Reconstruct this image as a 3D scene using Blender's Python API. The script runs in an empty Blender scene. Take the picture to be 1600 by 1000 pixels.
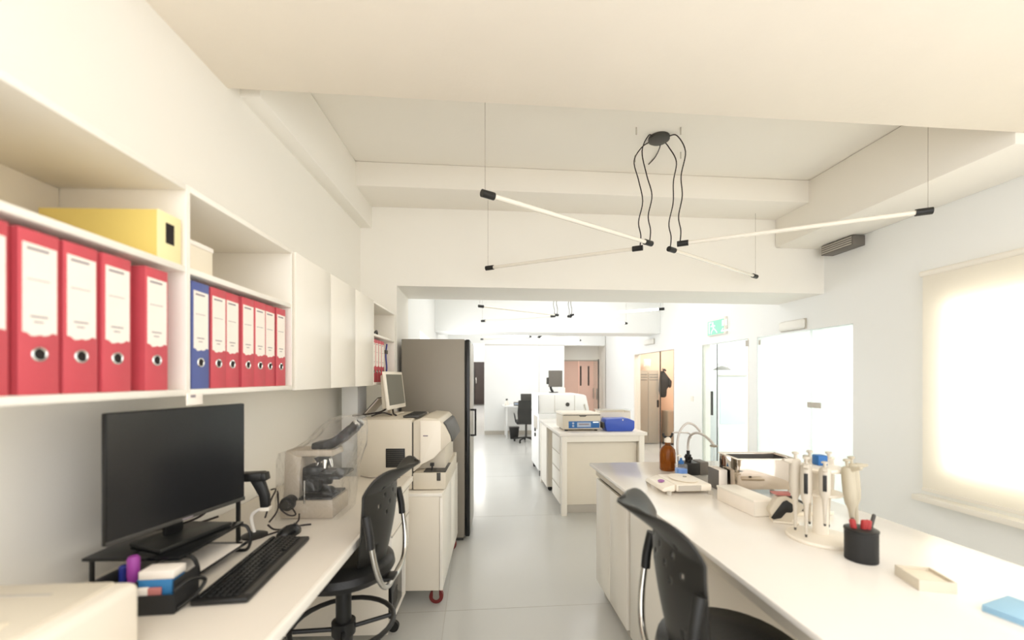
import bpy, bmesh, math, random
from mathutils import Vector, Matrix
random.seed(7)
R = math.radians
SC = bpy.context.scene
COL = SC.collection
def srgb(r, g, b):
    f = lambda c: ((c/255+.055)/1.055)**2.4 if c > 10 else c/255/12.92
    return (f(r), f(g), f(b), 1)

# ------------------------------------------------------------------ camera
cam = bpy.data.objects.new('camera', bpy.data.cameras.new('camera'))
COL.objects.link(cam)
cam.location = (0, 0, 1.5)
cam.rotation_euler = (R(90), 0, 0)
cam.data.sensor_width = 36
cam.data.lens = 36*650/1600
cam.data.shift_y = 90/1600
cam.data.clip_end = 100
cam.data.clip_start = .05
cam.data.dof.use_dof = True
cam.data.dof.focus_distance = 3.0
cam.data.dof.aperture_fstop = 1.35
SC.camera = cam
# ------------------------------------------------------------------ world, exposure
w = bpy.data.worlds.new('world'); SC.world = w; w.use_nodes = True
bg = w.node_tree.nodes['Background']
bg.inputs[0].default_value = (1.0, .988, .975, 1)
bg.inputs[1].default_value = 1.5
SC.view_settings.view_transform = 'Standard'
SC.view_settings.look = 'None'
SC.view_settings.gamma = 1
SC.view_settings.use_curve_mapping = False
SC.view_settings.exposure = 0.80
SC.cycles.use_denoising = True
SC.cycles.max_bounces = 12
SC.cycles.diffuse_bounces = 8
SC.cycles.transparent_max_bounces = 12
SC.cycles.caustics_reflective = False
SC.cycles.caustics_refractive = False
SC.cycles.sample_clamp_indirect = 6
TL, TR = R(1.85), R(4.84)
def area(name, loc, rot, sx, sy, power, col=(1, 1, 1)):
    l = bpy.data.lights.new(name, 'AREA'); l.shape = 'RECTANGLE'; l.size = sx; l.size_y = sy
    l.energy = power; l.color = col
    o = bpy.data.objects.new(name, l); COL.objects.link(o); o.location = loc; o.rotation_euler = rot
    return o
def FR(u, v, z=0): return Vector((u*math.cos(TR)-v*math.sin(TR), u*math.sin(TR)+v*math.cos(TR), z))
def FL(u, v, z=0): return Vector((u*math.cos(TL)-v*math.sin(TL), u*math.sin(TL)+v*math.cos(TL), z))
# added fills behind the camera and in the far bays, right-window daylight, side-room luminaires
area('added_fill_behind', FR(.8, -.3, 3.1), (0, 0, TR), 2.2, 1.0, 9, (1, .965, .92))  # unseen lamp added to fill the near bay from behind the camera
area('daylight_window_right', FR(3.95, 2.0, 1.45), (0, R(90), TR), 1.4, 2.2, 38, (1, .97, .93))
area('added_fill_left', FR(-1.1, 6.9, 1.5), (0, R(-90), TR), 1.2, 2.6, 14, (.97, .985, 1))  # added side fill through an unseen opening in the left wall
area('added_fill_middle', FR(1.4, 6.0, 3.2), (0, 0, TR), 2.6, 1.4, 16, (.97, .985, 1))  # extra ceiling fill, added out of view behind the lintel
area('added_fill_far', FR(1.4, 9.5, 3.2), (0, 0, TR), 2.6, 1.4, 20, (.97, .985, 1))  # extra fill added for the farthest bay, hidden by the beam
area('ceiling_lamp_glass_room', FR(4.9, 5.4, 2.95), (0, 0, TR), 1.6, 2.6, 46, (.97, 1, 1))
area('ceiling_lamp_corridor', FR(4.3, 8.4, 2.5), (0, 0, TR), .8, .8, 20, (1, .93, .86))
area('ceiling_lamp_alcove', FR(2.9, 12.6, 2.5), (0, 0, TR), .8, .6, 30, (1, .95, .9))
area('ceiling_lamp_entrance', FR(-.3, 15.5, 2.7), (0, 0, TR), 1.5, 4, 50, (1, .98, .96))

# ------------------------------------------------------------------ materials
def mat(name, c, rough=.5, metal=0, noise=.03, nscale=6, bump=0, bscale=60, spec=.5, coat=0, trans=0, ior=1.45, alpha=1, emit=None, es=0, sss=0):
    m = bpy.data.materials.new(name); m.use_nodes = True
    nt = m.node_tree; b = nt.nodes['Principled BSDF']
    b.inputs['Roughness'].default_value = rough; b.inputs['Metallic'].default_value = metal
    b.inputs['Specular IOR Level'].default_value = spec; b.inputs['Coat Weight'].default_value = coat
    b.inputs['Coat Roughness'].default_value = .08
    b.inputs['Transmission Weight'].default_value = trans; b.inputs['IOR'].default_value = ior
    b.inputs['Alpha'].default_value = alpha
    tc = nt.nodes.new('ShaderNodeTexCoord')
    nz = nt.nodes.new('ShaderNodeTexNoise'); nz.inputs['Scale'].default_value = nscale; nz.inputs['Detail'].default_value = 3
    nt.links.new(tc.outputs['Object'], nz.inputs['Vector'])
    mr = nt.nodes.new('ShaderNodeMix'); mr.data_type = 'RGBA'
    k = 1-noise; mr.inputs['A'].default_value = (c[0]*k, c[1]*k, c[2]*k, 1)
    k = 1+noise; mr.inputs['B'].default_value = (min(1, c[0]*k), min(1, c[1]*k), min(1, c[2]*k), 1)
    nt.links.new(nz.outputs['Fac'], mr.inputs['Factor']); nt.links.new(mr.outputs['Result'], b.inputs['Base Color'])
    if bump:
        n2 = nt.nodes.new('ShaderNodeTexNoise'); n2.inputs['Scale'].default_value = bscale; n2.inputs['Detail'].default_value = 4
        nt.links.new(tc.outputs['Object'], n2.inputs['Vector'])
        bp = nt.nodes.new('ShaderNodeBump'); bp.inputs['Strength'].default_value = bump; bp.inputs['Distance'].default_value = .002
        nt.links.new(n2.outputs['Fac'], bp.inputs['Height']); nt.links.new(bp.outputs['Normal'], b.inputs['Normal'])
    if emit:
        b.inputs['Emission Color'].default_value = emit; b.inputs['Emission Strength'].default_value = es
    return m
def sheer(name, c, k, rough=.1, gloss=.25, wrinkle=0):
    """thin clear sheet: mostly see-through with a glossy film"""
    m = bpy.data.materials.new(name); m.use_nodes = True; nt = m.node_tree; nt.nodes.clear()
    out = nt.nodes.new('ShaderNodeOutputMaterial'); mx = nt.nodes.new('ShaderNodeMixShader'); m2 = nt.nodes.new('ShaderNodeMixShader')
    tr = nt.nodes.new('ShaderNodeBsdfTransparent'); gl = nt.nodes.new('ShaderNodeBsdfGlossy'); df = nt.nodes.new('ShaderNodeBsdfDiffuse')
    lw = nt.nodes.new('ShaderNodeLayerWeight'); lw.inputs[0].default_value = .5; pw_ = nt.nodes.new('ShaderNodeMath'); pw_.operation = 'POWER'; pw_.inputs[1].default_value = 4
    fr = nt.nodes.new('ShaderNodeMath'); fr.operation = 'MULTIPLY_ADD'; fr.inputs[1].default_value = gloss; fr.inputs[2].default_value = gloss*.07
    nt.links.new(lw.outputs['Facing'], pw_.inputs[0]); nt.links.new(pw_.outputs[0], fr.inputs[0])
    tl = nt.nodes.new('ShaderNodeBsdfTranslucent'); ad = nt.nodes.new('ShaderNodeMixShader')
    tr.inputs[0].default_value = (c[0]**.2, c[1]**.2, c[2]**.2, 1); gl.inputs['Roughness'].default_value = rough
    df.inputs[0].default_value = c; tl.inputs[0].default_value = c
    nt.links.new(df.outputs[0], ad.inputs[1]); nt.links.new(tl.outputs[0], ad.inputs[2])
    m2.inputs[0].default_value = k
    nt.links.new(tr.outputs[0], m2.inputs[1]); nt.links.new(ad.outputs[0], m2.inputs[2])
    nt.links.new(fr.outputs[0], mx.inputs[0]); nt.links.new(m2.outputs[0], mx.inputs[1]); nt.links.new(gl.outputs[0], mx.inputs[2])
    nt.links.new(mx.outputs[0], out.inputs[0])
    if wrinkle:
        tc = nt.nodes.new('ShaderNodeTexCoord'); nz = nt.nodes.new('ShaderNodeTexNoise'); nz.inputs['Scale'].default_value = 14; nz.inputs['Distortion'].default_value = 1.5
        bp = nt.nodes.new('ShaderNodeBump'); bp.inputs['Strength'].default_value = .9; bp.inputs['Distance'].default_value = .02
        nt.links.new(tc.outputs['Object'], nz.inputs['Vector']); nt.links.new(nz.outputs['Fac'], bp.inputs['Height'])
        nt.links.new(bp.outputs['Normal'], gl.inputs['Normal']); nt.links.new(bp.outputs['Normal'], lw.inputs['Normal'])
    return m
M = dict(
    wall=mat('warm_white_paint', srgb(243, 240, 233), .75, noise=.015, nscale=2, bump=.15, bscale=120),
    ceil=mat('ceiling_paint', srgb(242, 238, 230), .8, noise=.015, nscale=2, bump=.2, bscale=90),
    beam=mat('beam_plaster', srgb(242, 234, 222), .8, noise=.03, nscale=3, bump=.5, bscale=30),
    wallcool=mat('cool_white_paint', srgb(240, 241, 240), .7, noise=.01, nscale=2, bump=.1, bscale=120),
    peach=mat('warm_lit_paint', srgb(232, 204, 180), .7, noise=.02),  # warm lamp light tinted into the corridor wall colour
    pink=mat('pink_door_panel', srgb(236, 198, 182), .5, noise=.02),
    floor=mat('grey_vinyl', srgb(200, 200, 197), .22, noise=.035, nscale=1.3, bump=.06, bscale=10, coat=.1),
    seam=mat('seam_grey', srgb(170, 166, 158), .5),
    white=mat('white_laminate', srgb(240, 235, 225), .35, noise=.01),
    whitecab=mat('white_cabinet_front', srgb(243, 238, 228), .3, noise=.008),
    cream=mat('cream_laminate', srgb(228, 220, 205), .5, noise=.02),
    bench=mat('glossy_white_worktop', srgb(241, 236, 229), .16, noise=.01, nscale=3, coat=.1, spec=.35),
    desk=mat('desk_worktop', srgb(226, 218, 206), .38, noise=.015, nscale=20),
    edge=mat('white_edge_band', srgb(248, 243, 233), .35, noise=.01),
    grey=mat('grey_recess', srgb(190, 184, 174), .5),
    red=mat('red_binder_board', srgb(204, 82, 92), .45, noise=.06, nscale=12, bump=.2, bscale=300),
    redside=mat('dark_red_board', srgb(150, 20, 34), .5, noise=.06),
    blue=mat('blue_binder_board', srgb(88, 100, 158), .45, noise=.06, nscale=12, bump=.2, bscale=300),
    paper=mat('label_paper', srgb(246, 238, 228), .7, noise=.03, nscale=25),
    print=mat('grey_print', srgb(150, 140, 145), .8),
    chrome=mat('chrome', srgb(215, 213, 208), .12, 1, noise=.02),
    steel=mat('polished_steel', srgb(196, 184, 170), .07, 1, noise=.03),
    brush=mat('brushed_steel', srgb(170, 165, 156), .35, 1, noise=.04),
    black=mat('black_plastic', srgb(32, 32, 31), .4, noise=.1, bump=.15, bscale=250),
    blackgloss=mat('black_gloss', srgb(20, 21, 22), .22, noise=.05),
    screen=mat('black_screen', srgb(30, 31, 33), .24, noise=.15, nscale=4, spec=.6),
    leather=mat('black_leather', srgb(24, 24, 24), .35, noise=.1, bump=.4, bscale=180),
    shell=mat('charcoal_shell', srgb(38, 37, 34), .38, noise=.06, bump=.1, bscale=200),
    hole=mat('dark_hole', srgb(28, 20, 18), .7),
    fridge=mat('grey_steel_side', srgb(150, 143, 132), .5, .25, noise=.05, nscale=3),
    beige=mat('beige_instrument', srgb(216, 207, 190), .42, noise=.015),
    ivory=mat('ivory_instrument', srgb(240, 232, 218), .35, noise=.01),
    midgrey=mat('mid_grey_plastic', srgb(110, 105, 98), .45, noise=.03),
    dgrey=mat('dark_grey_plastic', srgb(70, 68, 64), .45, noise=.05),
    yellow=mat('yellow_card', srgb(232, 208, 120), .6, noise=.04),
    paleyellow=mat('pale_yellow_card', srgb(244, 232, 178), .6, noise=.03),
    palecard=mat('pale_card', srgb(236, 226, 206), .7, noise=.03),
    purple=mat('purple_plastic', srgb(150, 60, 150), .4), navy=mat('navy_plastic', srgb(36, 48, 130), .4),
    lblue=mat('light_blue_card', srgb(60, 130, 185), .5), pinkp=mat('pink_rubber', srgb(190, 120, 115), .6),
    caster=mat('red_wheel', srgb(118, 38, 36), .4), ruby=mat('red_pen', srgb(172, 58, 58), .4),
    instblue=mat('instrument_blue', srgb(45, 105, 170), .4, noise=.05), boxblue=mat('blue_tub', srgb(62, 92, 190), .35, noise=.05),
    lcd=mat('grey_lcd', srgb(170, 185, 205), .3), lcdgrey=mat('off_screen_grey', srgb(118, 116, 106), .3),
    pip=mat('pipette_plastic', srgb(208, 200, 186), .35), pipd=mat('pipette_beige', srgb(186, 177, 156), .4),
    tube=mat('acrylic_tube', srgb(238, 232, 220), .15, noise=.01, coat=.3),
    tubelit=mat('lit_tube', srgb(255, 255, 255), .3, emit=(1, 1, .98, 1), es=9),
    cable=mat('black_cable', srgb(42, 34, 32), .5), wire=mat('thin_wire', srgb(160, 150, 140), .4, .5),
    locker=mat('grey_locker', srgb(170, 158, 140), .35, .3, noise=.04), coat=mat('dark_cloth', srgb(58, 58, 56), .9, bump=.5, bscale=60),
    green=mat('sign_green', srgb(130, 190, 168), .4, emit=srgb(130, 200, 170), es=.3), signw=mat('sign_white', srgb(240, 252, 246), .4, emit=(1, 1, 1, 1), es=.25),
    amber=mat('amber_glass', srgb(150, 82, 26), .05, trans=.55, ior=1.3, noise=.1), bluel=mat('blue_liquid', srgb(96, 150, 228), .1),
    scope=mat('microscope_enamel', srgb(184, 172, 154), .4, noise=.02),
    paleblue=mat('pale_blue_glass_front', srgb(222, 232, 238), .2),
    clear=sheer('clear_glass', (.85, .93, .91, 1), .06, .03, .15), frost=sheer('frosted_glass', (.93, .98, .965, 1), .55, .15, .25),
    film=sheer('clear_film', (.95, .94, .92, 1), .05, .06, .7, 1), blind=sheer('roller_blind', (.97, .94, .88, 1), .93, .6, .02),
    glassware=sheer('clear_glassware', (.9, .92, .92, 1), .15, .03, .35),
    tray=mat('tray_grey', srgb(92, 90, 86), .4), greybin=mat('grey_base', srgb(150, 150, 145), .6),
    brown=mat('dark_brown_cabinet', srgb(58, 48, 44), .5, noise=.2), gneck=mat('gooseneck_metal', srgb(196, 190, 184), .35, .3),
    ltblue=mat('pale_blue_cloth', srgb(160, 200, 225), .8, noise=.06), mesh=mat('black_mesh', srgb(38, 38, 38), .6, bump=.6, bscale=400),
    white_led=mat('lamp_cover', srgb(238, 236, 230), .3),
)

# ------------------------------------------------------------------ mesh builder
class MB:
    def __init__(s): s.v = []; s.f = []
    def add(s, vs, fs, mtx=None):
        n = len(s.v)
        s.v += [tuple(mtx @ Vector(p)) if mtx else tuple(p) for p in vs]
        s.f += [tuple(i+n for i in f) for f in fs]
        return s
    def bm(s, b, mtx=None):
        b.verts.ensure_lookup_table()
        for i, v in enumerate(b.verts): v.index = i
        s.add([v.co.copy() for v in b.verts], [tuple(v.index for v in f.verts) for f in b.faces], mtx); b.free(); return s
    def box(s, x0, x1, y0, y1, z0, z1, bev=0, seg=2, mtx=None):
        x0, x1 = min(x0, x1), max(x0, x1); y0, y1 = min(y0, y1), max(y0, y1); z0, z1 = min(z0, z1), max(z0, z1)
        vs = [(x, y, z) for z in (z0, z1) for (x, y) in ((x0, y0), (x1, y0), (x1, y1), (x0, y1))]
        fs = [(3, 2, 1, 0), (4, 5, 6, 7), (0, 1, 5, 4), (1, 2, 6, 5), (2, 3, 7, 6), (3, 0, 4, 7)]
        if not bev: return s.add(vs, fs, mtx)
        b = bmesh.new(); bv = [b.verts.new(p) for p in vs]
        for f in fs: b.faces.new([bv[i] for i in f])
        bev = min(bev, .49*min(x1-x0, y1-y0, z1-z0))
        bmesh.ops.bevel(b, geom=list(b.edges), offset=bev, segments=seg, profile=.5, affect='EDGES')
        return s.bm(b, mtx)
    def prism(s, poly, axis, a0, a1, bev=0, mtx=None, seg=2):
        """poly: 2d points in the plane across axis: x->(y,z) y->(x,z) z->(x,y)"""
        def P(p, a): return {'x': (a, p[0], p[1]), 'y': (p[0], a, p[1]), 'z': (p[0], p[1], a)}[axis]
        n = len(poly); b = bmesh.new()
        A = [b.verts.new(P(p, a0)) for p in poly]; B = [b.verts.new(P(p, a1)) for p in poly]
        b.faces.new(A); b.faces.new(B[::-1])
        for i in range(n): b.faces.new((A[i], B[i], B[(i+1) % n], A[(i+1) % n]))
        bmesh.ops.recalc_face_normals(b, faces=list(b.faces))
        if bev: bmesh.ops.bevel(b, geom=list(b.edges), offset=bev, segments=seg, profile=.5, affect='EDGES')
        return s.bm(b, mtx)
    def cyl(s, p0, p1, r0, r1=None, n=16, caps=True):
        r1 = r0 if r1 is None else r1; p0 = Vector(p0); p1 = Vector(p1); d = (p1-p0).normalized()
        a = d.orthogonal().normalized(); c = d.cross(a)
        vs = []; 
        for p, r in ((p0, r0), (p1, r1)):
            vs += [p+a*r*math.cos(2*math.pi*i/n)+c*r*math.sin(2*math.pi*i/n) for i in range(n)]
        fs = [(i, (i+1) % n, n+(i+1) % n, n+i) for i in range(n)]
        if caps: fs += [tuple(range(n))[::-1], tuple(range(n, 2*n))]
        return s.add(vs, fs)
    def lathe(s, prof, c=(0, 0, 0), n=24, mtx=None, sx=1, sy=1):
        vs = []; fs = []
        for r, z in prof: vs += [(c[0]+sx*r*math.cos(2*math.pi*i/n), c[1]+sy*r*math.sin(2*math.pi*i/n), c[2]+z) for i in range(n)]
        for j in range(len(prof)-1):
            for i in range(n): fs.append((j*n+i, j*n+(i+1) % n, (j+1)*n+(i+1) % n, (j+1)*n+i))
        fs.append(tuple(range(n))[::-1]); k = (len(prof)-1)*n; fs.append(tuple(range(k, k+n)))
        return s.add(vs, fs, mtx)
    def tube(s, pts, r, n=8, sub=6, closed=False):
        P = [Vector(p) for p in pts]
        if sub > 1 and len(P) > 2:
            Q = []; m = len(P)
            for i in range(m if closed else m-1):
                if closed: p0, p1, p2, p3 = P[(i-1) % m], P[i], P[(i+1) % m], P[(i+2) % m]
                else: p0, p1, p2, p3 = P[max(i-1, 0)], P[i], P[i+1], P[min(i+2, m-1)]
                for k in range(sub):
                    t = k/sub
                    Q.append(.5*((2*p1)+(-p0+p2)*t+(2*p0-5*p1+4*p2-p3)*t*t+(-p0+3*p1-3*p2+p3)*t**3))
            if not closed: Q.append(P[-1])
            P = Q
        m = len(P); vs = []; fs = []; a = None
        for i in range(m):
            d = (P[(i+1) % m]-P[i-1]) if closed else (P[min(i+1, m-1)]-P[max(i-1, 0)])
            d.normalize()
            a = d.orthogonal().normalized() if a is None else (a-d*a.dot(d)).normalized()
            c = d.cross(a)
            vs += [P[i]+a*r*math.cos(2*math.pi*k/n)+c*r*math.sin(2*math.pi*k/n) for k in range(n)]
        for i in range(m if closed else m-1):
            j = (i+1) % m
            for k in range(n): fs.append((i*n+k, i*n+(k+1) % n, j*n+(k+1) % n, j*n+k))
        if not closed: fs += [tuple(range(n))[::-1], tuple(range((m-1)*n, m*n))]
        return s.add(vs, fs)
    def build(s, name, m, parent=None, frame=None):
        me = bpy.data.meshes.new(name); me.from_pydata(s.v, [], s.f); me.update()
        me.materials.append(M[m] if isinstance(m, str) else m)
        if len(me.polygons):
            me.polygons.foreach_set('use_smooth', [True]*len(me.polygons)); me.set_sharp_from_angle(angle=R(38))
        o = bpy.data.objects.new(name, me); COL.objects.link(o)
        if parent: o.parent = parent
        if frame is not None: o.rotation_euler.z = frame
        return o
def B(name, m, parent, *a, bev=.002, **k): return MB().box(*a, bev=bev, **k).build(name, m, parent)
def tag(o, label, cat, group=None, kind=None):
    o['label'] = label; o['category'] = cat
    if group: o['group'] = group
    if kind: o['kind'] = kind
    return o
def thing(name, label, cat, loc, rot=0, group=None):
    o = bpy.data.objects.new(name, None); COL.objects.link(o); o.empty_display_size = .05
    o.location = loc; o.rotation_euler = (0, 0, rot)
    return tag(o, label, cat, group)
def struct(name, mb, m, frame=TR):
    o = mb.build(name, m, None, frame); o['kind'] = 'structure'; return o
def copy_tree(o, parent=None):
    c = o.copy(); COL.objects.link(c); c.parent = parent
    for ch in list(o.children): copy_tree(ch, c)
    return c

# ================================================================== structure
H = 3.25
US = 3.45                                                # right wall plane
struct('floor', MB().box(-4, 9, -1.5, 27, -.1, 0), 'floor')
fl = bpy.data.objects['floor']
for v in (.9, 2.7, 4.5, 6.3, 8.1, 9.9):
    B('floor_seam', 'seam', fl, -1.3, US, v-.0015, v+.0015, 0, .0006, bev=0)
for u in (-.2, 1.35, 2.9):
    B('floor_seam', 'seam', fl, u-.0015, u+.0015, -1, 11, 0, .0006, bev=0)
struct('ceiling', MB().box(-1.8, 7, -1.2, 17, H, H+.15), 'ceil')
struct('wall_left', MB().box(-1.45, -1.25, -1.2, 3.95, 0, H), 'wall', TL)
struct('trim_1', MB().box(-1.26, -1.15, 2.05, 3.86, 2.855, H-.001, bev=.012), 'wall', TL)       # soffit along the left wall
struct('trim_2', MB().box(-1.4, US, 1.15, 2.03, 2.835, H-.001, bev=.01), 'beam')                # big beam overhead
struct('trim_3', MB().box(-1.4, US, 3.45, 3.87, 3.05, H-.001, bev=.01), 'ceil')                # shallow beam before the lintel
struct('trim_4', MB().box(2.93, US, 2.03, 3.87, 2.775, H-.001, bev=.015), 'ceil')               # soffit along the right wall
struct('wall_middle', MB().box(-1.75, -.727, 3.87, 4.5, 0, H).box(-.727, US, 3.87, 4.5, 2.337, H), 'wall')
struct('trim_5', MB().box(-1.17, -1.05, 3.14, 3.35, 0, 1.44, bev=.006), 'wallcool', TL)        # slim pilaster behind the analyser
# far bay
struct('wall_left_far', MB().box(-.95, -.75, 4.5, 5.6, 0, H).box(-.95, -.75, 8.2, 11.1, 0, H).box(-.95, -.75, 5.6, 8.2, 0, .9).box(-.95, -.75, 5.6, 8.2, 2.12, H), 'wallcool')  # unseen opening added to let the left fill light in
struct('trim_6', MB().box(-.75, US, 7.57, 8.15, 2.33, H-.001, bev=.008), 'wallcool')
wb = struct('wall_back', MB().box(-.95, -.083, 10.96, 11.08, 0, H).box(.2, 2.33, 10.96, 11.08, 0, H).box(-.083, .2, 10.96, 11.08, 2.4, H).box(2.33, US, 10.96, 11.08, 2.36, H), 'wallcool')
B('panel_joint', 'grey', wb, 1.645, 1.652, 10.955, 10.962, 0, 2.36, bev=0)
B('panel_joint', 'grey', wb, .2, 2.33, 10.95, 10.962, 2.355, 2.375, bev=0)
struct('baseboard_back', MB().box(.2, 2.33, 10.94, 10.96, 0, .1), 'grey')
struct('baseboard_left', MB().box(-1.25, -1.235, -1, 3.8, 0, .08), 'grey', TL)
# alcove behind the back wall, with the pink double doors
struct('wall_alcove', MB().box(2.2, 2.33, 11.08, 11.7, 0, H).box(2.2, US+.1, 11.6, 11.72, 2.0, H).box(US, US+.12, 10.9, 11.7, 0, H), 'wall')
dr = thing('entrance_door', 'pink double door with two narrow slots behind the white partition', 'door', FR(2.33, 11.66))
dr.rotation_euler.z = TR; dr['kind'] = 'structure'; dr.name = 'door_1'
for k in range(2):
    d = B('door_leaf', 'pink', dr, .01+k*.56, .56+k*.56, 0, .045, 0, 1.99)
for x in (.60, .83): B('vision_slot', 'brown', dr, x, x+.045, -.004, .01, 1.27, 1.83, bev=0)
B('door_frame', 'grey', dr, -.01, 1.13, -.03, 0, 1.97, 2.01)
B('door_handle', 'brush', dr, .98, 1.0, -.04, -.01, .9, 1.2)
gd = thing('glass_door', 'x', 'door', FR(3.30, 11.05)); del gd['label'], gd['category']
gd.rotation_euler.z = TR; gd['kind'] = 'structure'; gd.name = 'door_2'
B('door_pane', 'clear', gd, -.01, .0, .03, .5, .02, 2.0); B('door_frame', 'dgrey', gd, -.02, .01, -.0, .03, 0, 2.0); B('handle', 'brush', gd, -.05, -.02, .05, .07, .9, 1.2)
# beyond the left opening
struct('wall_far', MB().box(-3, 3, 23.5, 23.6, 0, 3).box(-2.2, -2.1, 11.1, 23.5, 0, 3).box(2.1, 2.2, 11.75, 23.5, 0, 3), 'wall')
dc = thing('dark_cabinet', 'tall dark brown cabinet seen at the far end of the passage', 'cabinet', FR(-.15, 22.6), TR)
B('body', 'brown', dc, -.6, .7, 0, .5, .05, 2.35); B('door', 'black', dc, -.58, .04, -.03, 0, .1, 1.9); B('door', 'brown', dc, .06, .68, -.03, 0, .1, 2.3)
B('handle', 'chrome', dc, .1, .13, -.07, -.03, 1.2, 1.5)
# right wall with its openings
def vpx(px, u=US):
    r = (px-800)/650; Y = u/(r*math.cos(TR)+math.sin(TR)); X = r*Y
    return -X*math.sin(TR)+Y*math.cos(TR)
v1333, v1183, v1170, v1097, v1053, v991 = [vpx(p) for p in (1333, 1183, 1170, 1097, 1053, 991)]
wr = MB()
W0, W1 = .75, vpx(1474)
wr.box(US, US+.12, -1.2, W0, 0, H).box(US, US+.12, W1, v1333, 0, H).box(US, US+.12, W0, W1, 0, .78).box(US, US+.12, W0, W1, 2.1, H)
for a, b in ((v1183, v1170), (v1097, v1053), (v991, 10.96)): wr.box(US, US+.12, a, b, 0, H)
for a, b in ((v1333, v1183), (v1170, v1097), (v1053, v991)): wr.box(US, US+.12, a, b, 2.0, H)
struct('wall_right', wr, 'wallcool')
# window with roller blind
wn = thing('w', 'x', 'window', FR(US, 0)); del wn['label'], wn['category']; wn.name = 'window_1'; wn['kind'] = 'structure'; wn.rotation_euler.z = TR
MB().box(.02, .07, W0, W1, .78, .84).box(.02, .07, W0, W1, 2.04, 2.1).box(.02, .07, W0, W0+.06, .84, 2.04).box(.02, .07, W1-.06, W1, .84, 2.04).box(.02, .07, 1.75, 1.81, .84, 2.04).build('window_frame', 'white', wn)
B('window_pane', 'clear', wn, .04, .046, W0+.05, W1-.05, .83, 2.05, bev=0)
B('window_sill', 'white', wn, -.09, .0, W0-.1, W1+.15, .56, .6)
bl = thing('roller_blind', 'cream roller blind drawn down over the bright window on the right', 'blind', FR(US-.055, 0), TR)
B('fabric', 'blind', bl, -.001, .001, .6, vpx(1452), .66, 2.28, bev=0)
MB().cyl((0, .58, 2.29), (0, vpx(1450), 2.29), .022).build('roller_tube', 'white', bl)
B('bottom_bar', 'white', bl, -.008, .008, .6, vpx(1452), .64, .665)
# rooms behind the glass
struct('wall_glass_room', MB().box(6.2, 6.3, 3.0, 7.05, 0, 3).box(US+.1, 6.2, 6.95, 7.0, 0, 3).box(US+.12, 6.2, 3.0, 3.1, 0, 3), 'wallcool')
struct('wall_corridor', MB().box(US+.12, 6, 9.36, 9.46, 0, 2.7).box(5.6, 5.7, 7.05, 9.36, 0, 2.7).box(US+.12, 5.6, 7.005, 7.05, 0, 2.7), 'peach')
struct('trim_7', MB().box(US+.02, US+.10, v1170+.005, v1170+.05, 0, 2).box(US+.02, US+.10, v1097-.06, v1097-.005, 0, 2).box(US+.02, US+.10, v1053+.005, v1053+.03, 0, 2).box(US-.01, US+.12, v991-.05, v991, 0, 2), 'white')
def glass(n, pieces):
    o = thing('g', 'x', 'door', FR(US, 0)); del o['label'], o['category']; o.name = n; o['kind'] = 'structure'; o.rotation_euler.z = TR
    for nm, m, a in pieces: B(nm, m, o, *a, bev=0)
va = vpx(1268); vb = vpx(1120); vc = vpx(1028)
glass('door_3', [('glass_panel', 'frost', (.03, .04, v1333, va+.05, 0, 2.0)), ('sliding_panel', 'frost', (-.0, .01, va, v1183, 0, 1.985)),
                 ('lock_plate', 'grey', (-.012, .0, vpx(1283), vpx(1263), 1.19, 1.245)), ('clamp', 'grey', (-.006, .0, v1183-.06, v1183-.03, 1.9, 1.96))])
glass('door_4', [('glass_panel', 'clear', (.03, .04, v1170, vb+.03, 0, 2.0)), ('sliding_panel', 'clear', (-.0, .01, vb, v1097, 0, 1.985)),
                 ('pull_handle', 'dgrey', (-.03, -.012, v1097-.32, v1097-.285, .95, 1.3)), ('clamp', 'grey', (.012, .03, v1170+.02, v1170+.09, 1.9, 1.98)), ('edge_strip', 'dgrey', (-.002, .012, vb-.004, vb, 0, 1.985))])
glass('door_5', [('glass_panel', 'clear', (.04, .05, vc, v991-.05, 0, 2.0)), ('edge_strip', 'dgrey', (.035, .055, vc-.012, vc, 0, 2.0)), ('edge_strip', 'dgrey', (.0, .012, v1053, v1053+.012, 0, 2.0)), ('lock', 'black', (.0, .03, vc+.02, vc+.05, .93, 1.07))])

# ================================================================== left side: wall units and binders
ZB, ZT, UF = 1.448, 2.052, -.89
def shelf_unit(name, label, v0, v1, door=False, wide_post=False):
    t = thing(name, label, 'cabinet' if door else 'shelf', FL(-1.248, v0), TL); D = -UF*1.0
    d = 1.248+UF - (0.02 if door else 0); w = v1-v0
    B('side_panel', 'white', t, 0, d, .0005, .008, ZB, ZT); B('side_panel', 'white', t, 0, d, w-.008, w-.0005, ZB, ZT)
    B('bottom_panel', 'white', t, 0, d, .0085, w-.0085, ZB, ZB+.018); B('top_panel', 'white', t, 0, d, .0085, w-.0085, ZT-.018, ZT)
    B('back_panel', 'cream', t, 0, .008, .0085, w-.0085, ZB+.018, ZT-.018)
    B('shelf_board', 'white', t, .008, d-.002, .0085, w-.0085, 1.800, 1.818)
    if door: B('door', 'whitecab', t, d, d+.019, .002, w-.002, ZB-.004, ZT)
    return t
shelf_unit('open_wall_shelf', 'nearest open white wall shelf with red binders and yellow box', .619, 1.224)
shelf_unit('open_wall_shelf', 'open white wall shelf holding the blue binder and six red ones', 1.224, 1.829)
B('filler_strip', 'cream', None, -1.248, -.905, 1.830, 1.859, ZB, ZT)
fs = bpy.data.objects['filler_strip']; fs.rotation_euler.z = TL; tag(fs, 'narrow beige filler strip between open shelf and white cupboard doors', 'panel')
v = 1.859
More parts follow.
